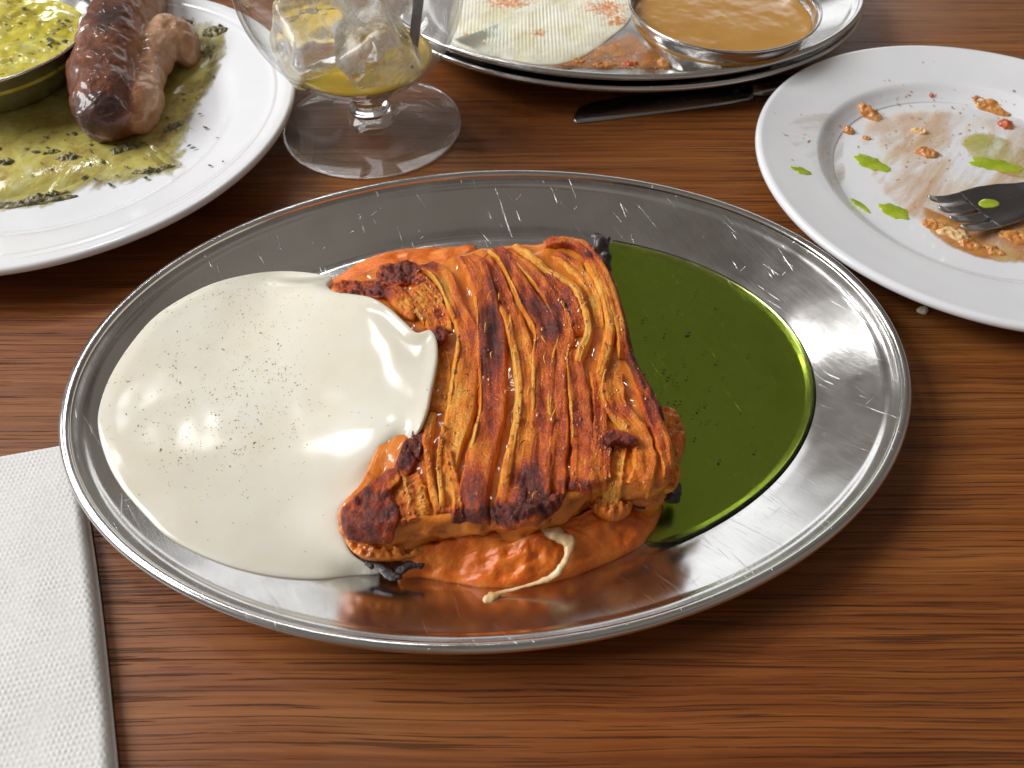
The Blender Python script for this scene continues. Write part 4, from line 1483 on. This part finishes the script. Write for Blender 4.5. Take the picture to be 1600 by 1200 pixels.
c_ = k.ramp(n1, [(.3, (.66, .60, .36)), (.5, (.75, .72, .56)), (.7, (.78, .76, .66))])
k.color(k.mix(k.ramp(k.math('ADD', rd, k.math('MULTIPLY', k.math('SUBTRACT', n2, .5), 2.4)), [(.35, (0, 0, 0)), (.75, (1, 1, 1))]), c_, (.60, .20, .03)))
k.set(Roughness=.25, Subsurface_Weight=.15, Subsurface_Scale=.003)
pj = proj(V)
sp_ = sum(a * np.exp(-((pj[:, 0] - x) / rx) ** 2 - ((pj[:, 1] - y) / ry) ** 2) for x, y, rx, ry, a in ((795, 2, 40, 14, .8), (945, 12, 38, 14, .8), (965, 35, 20, 10, .7), (842, 52, 10, 8, .8), (730, 60, 10, 10, .8), (755, 68, 8, 6, .7), (640, -60, 40, 20, .6), (880, -60, 50, 30, .7)))
film("food_smear", [(800, 100), (880, 90), (940, 64), (985, 45), (1010, 62), (1060, 84), (1130, 98), (1120, 106), (1040, 110), (950, 112), (870, 110)], PT,
     mat_film("smear_powder", [(.35, (.50, .17, .04)), (.65, (.62, .30, .09))], 160, .32, .62, (1, .6, 1), .4, maxa=.7), "orange spice and oil film on the back platter's bare steel", lift=.02)
rc = mesh("ribbed_cream", V, F, k.m, attrs={"spice": sp_}, loc=C)
tag(rc, "ribbed white spread dusted with red spice on the back platter", "spread")
for i, (px, rx, ry, m_, lb) in enumerate([((905, 96), .35, .22, 'orange_bit', "leftmost orange crumb on the bare steel of the back platter"), ((945, 102), .55, .2, 'orange_bit', "long orange crumb streak on the bare steel of the back platter"),
                                          ((985, 101), .45, .2, 'red_bit', "reddish crumb in the middle of the back platter's bare steel"), ((1038, 99), .3, .35, 'orange_bit', "rightmost orange crumb on the back platter, below the caramel bowl"),
                                          ((885, 80), .18, .15, 'lime_oil', "small green bit at the edge of the ribbed white spread")]):
    lump("food_crumb", px, None, rx, ry, .14, m_, lb, "crumb", 0, 300 + i, .35, .08, zf=ptz)
cp = on([(random.uniform(900, 1160), random.uniform(72, 106)) for _ in range(120)], ptz, 1.0)
rc["_o"] = [float(x) for x in C]
flecks("crumb_specks", [p + [0, 0, .02] for p in cp], .03, 'tofu', rc, .4)
c, r = circ_fit([(982, 5), (1000, 30), (1060, 66), (1130, 82), (1200, 76), (1260, 54), (1290, 20)], 3.0)
bl, pr = steel_bowl("caramel_bowl", tuple(c), .64, r, 2.3, "shallow steel bowl of caramel brown sauce on the back platter", .66)
bowl_fill("caramel_sauce", tuple(c), .64, pr, 1.72, .02, .6, 9, M['caramel'], "glossy caramel brown sauce filling the bowl at the back", "sauce")

# ------------------------------------------------------------------ knife under the platters
kt = unproj([(897, 188)], .1)[0]
kh = unproj([(1200, 150)], .1)[0]
ax2 = kh - kt
ax2 /= np.linalg.norm(ax2)
ay2 = np.array([-ax2[1], ax2[0], 0])
knife = thing("table_knife", kt * np.array([1, 1, 0]), "dark steel table knife lying half under the back platters", "knife")


def bar(name, prof, th, mat, parent, o, a, b, z0):
    T_ = []
    for x, y0, y1 in prof:
        ys_ = np.array([y0, (y0 * 2 + y1) / 3, (y0 + 2 * y1) / 3, y1])
        zt = z0 + th * np.array([.35, 1, 1, .8])
        P = o * np.array([1, 1, 0]) + a * x + b * ys_[:, None] + np.c_[np.zeros((4, 2)), zt]
        Q = P.copy()
        Q[:, 2] = z0
        T_.append(np.vstack([P, Q[::-1]]))
    return mesh(name, *rings(np.array(T_)), M[mat], parent)


bar("blade", [(0, -.06, .06), (.12, -.16, .42), (.5, -.2, .95), (1.2, -.22, 1.25), (3, -.22, 1.45), (6, -.2, 1.5), (8.8, -.15, 1.45), (9.2, .1, 1.2)], .12, 'steel_dark', knife, kt, ax2, ay2, .02)
bar("knife_handle", [(9.15, .2, 1.1), (9.6, .05, 1.2), (12, 0, 1.3), (15, -.1, 1.4), (17.5, -.1, 1.4), (18, .1, 1.2)], .38, 'steel_dark', knife, kt, ax2, ay2, .01)

# ------------------------------------------------------------------ crumbs on the table
tz = lambda x, y: np.zeros(np.shape(x))
lump("food_crumb", (1441, 486), None, .20, .17, .16, 'tofu', "pale crumb on bare wood between the main platter and right plate", "crumb", .3, 400, .3, .06, zf=tz)

# helper origins are not part of the scene
for o in bpy.data.objects:
    if "_o" in o:
        del o["_o"]
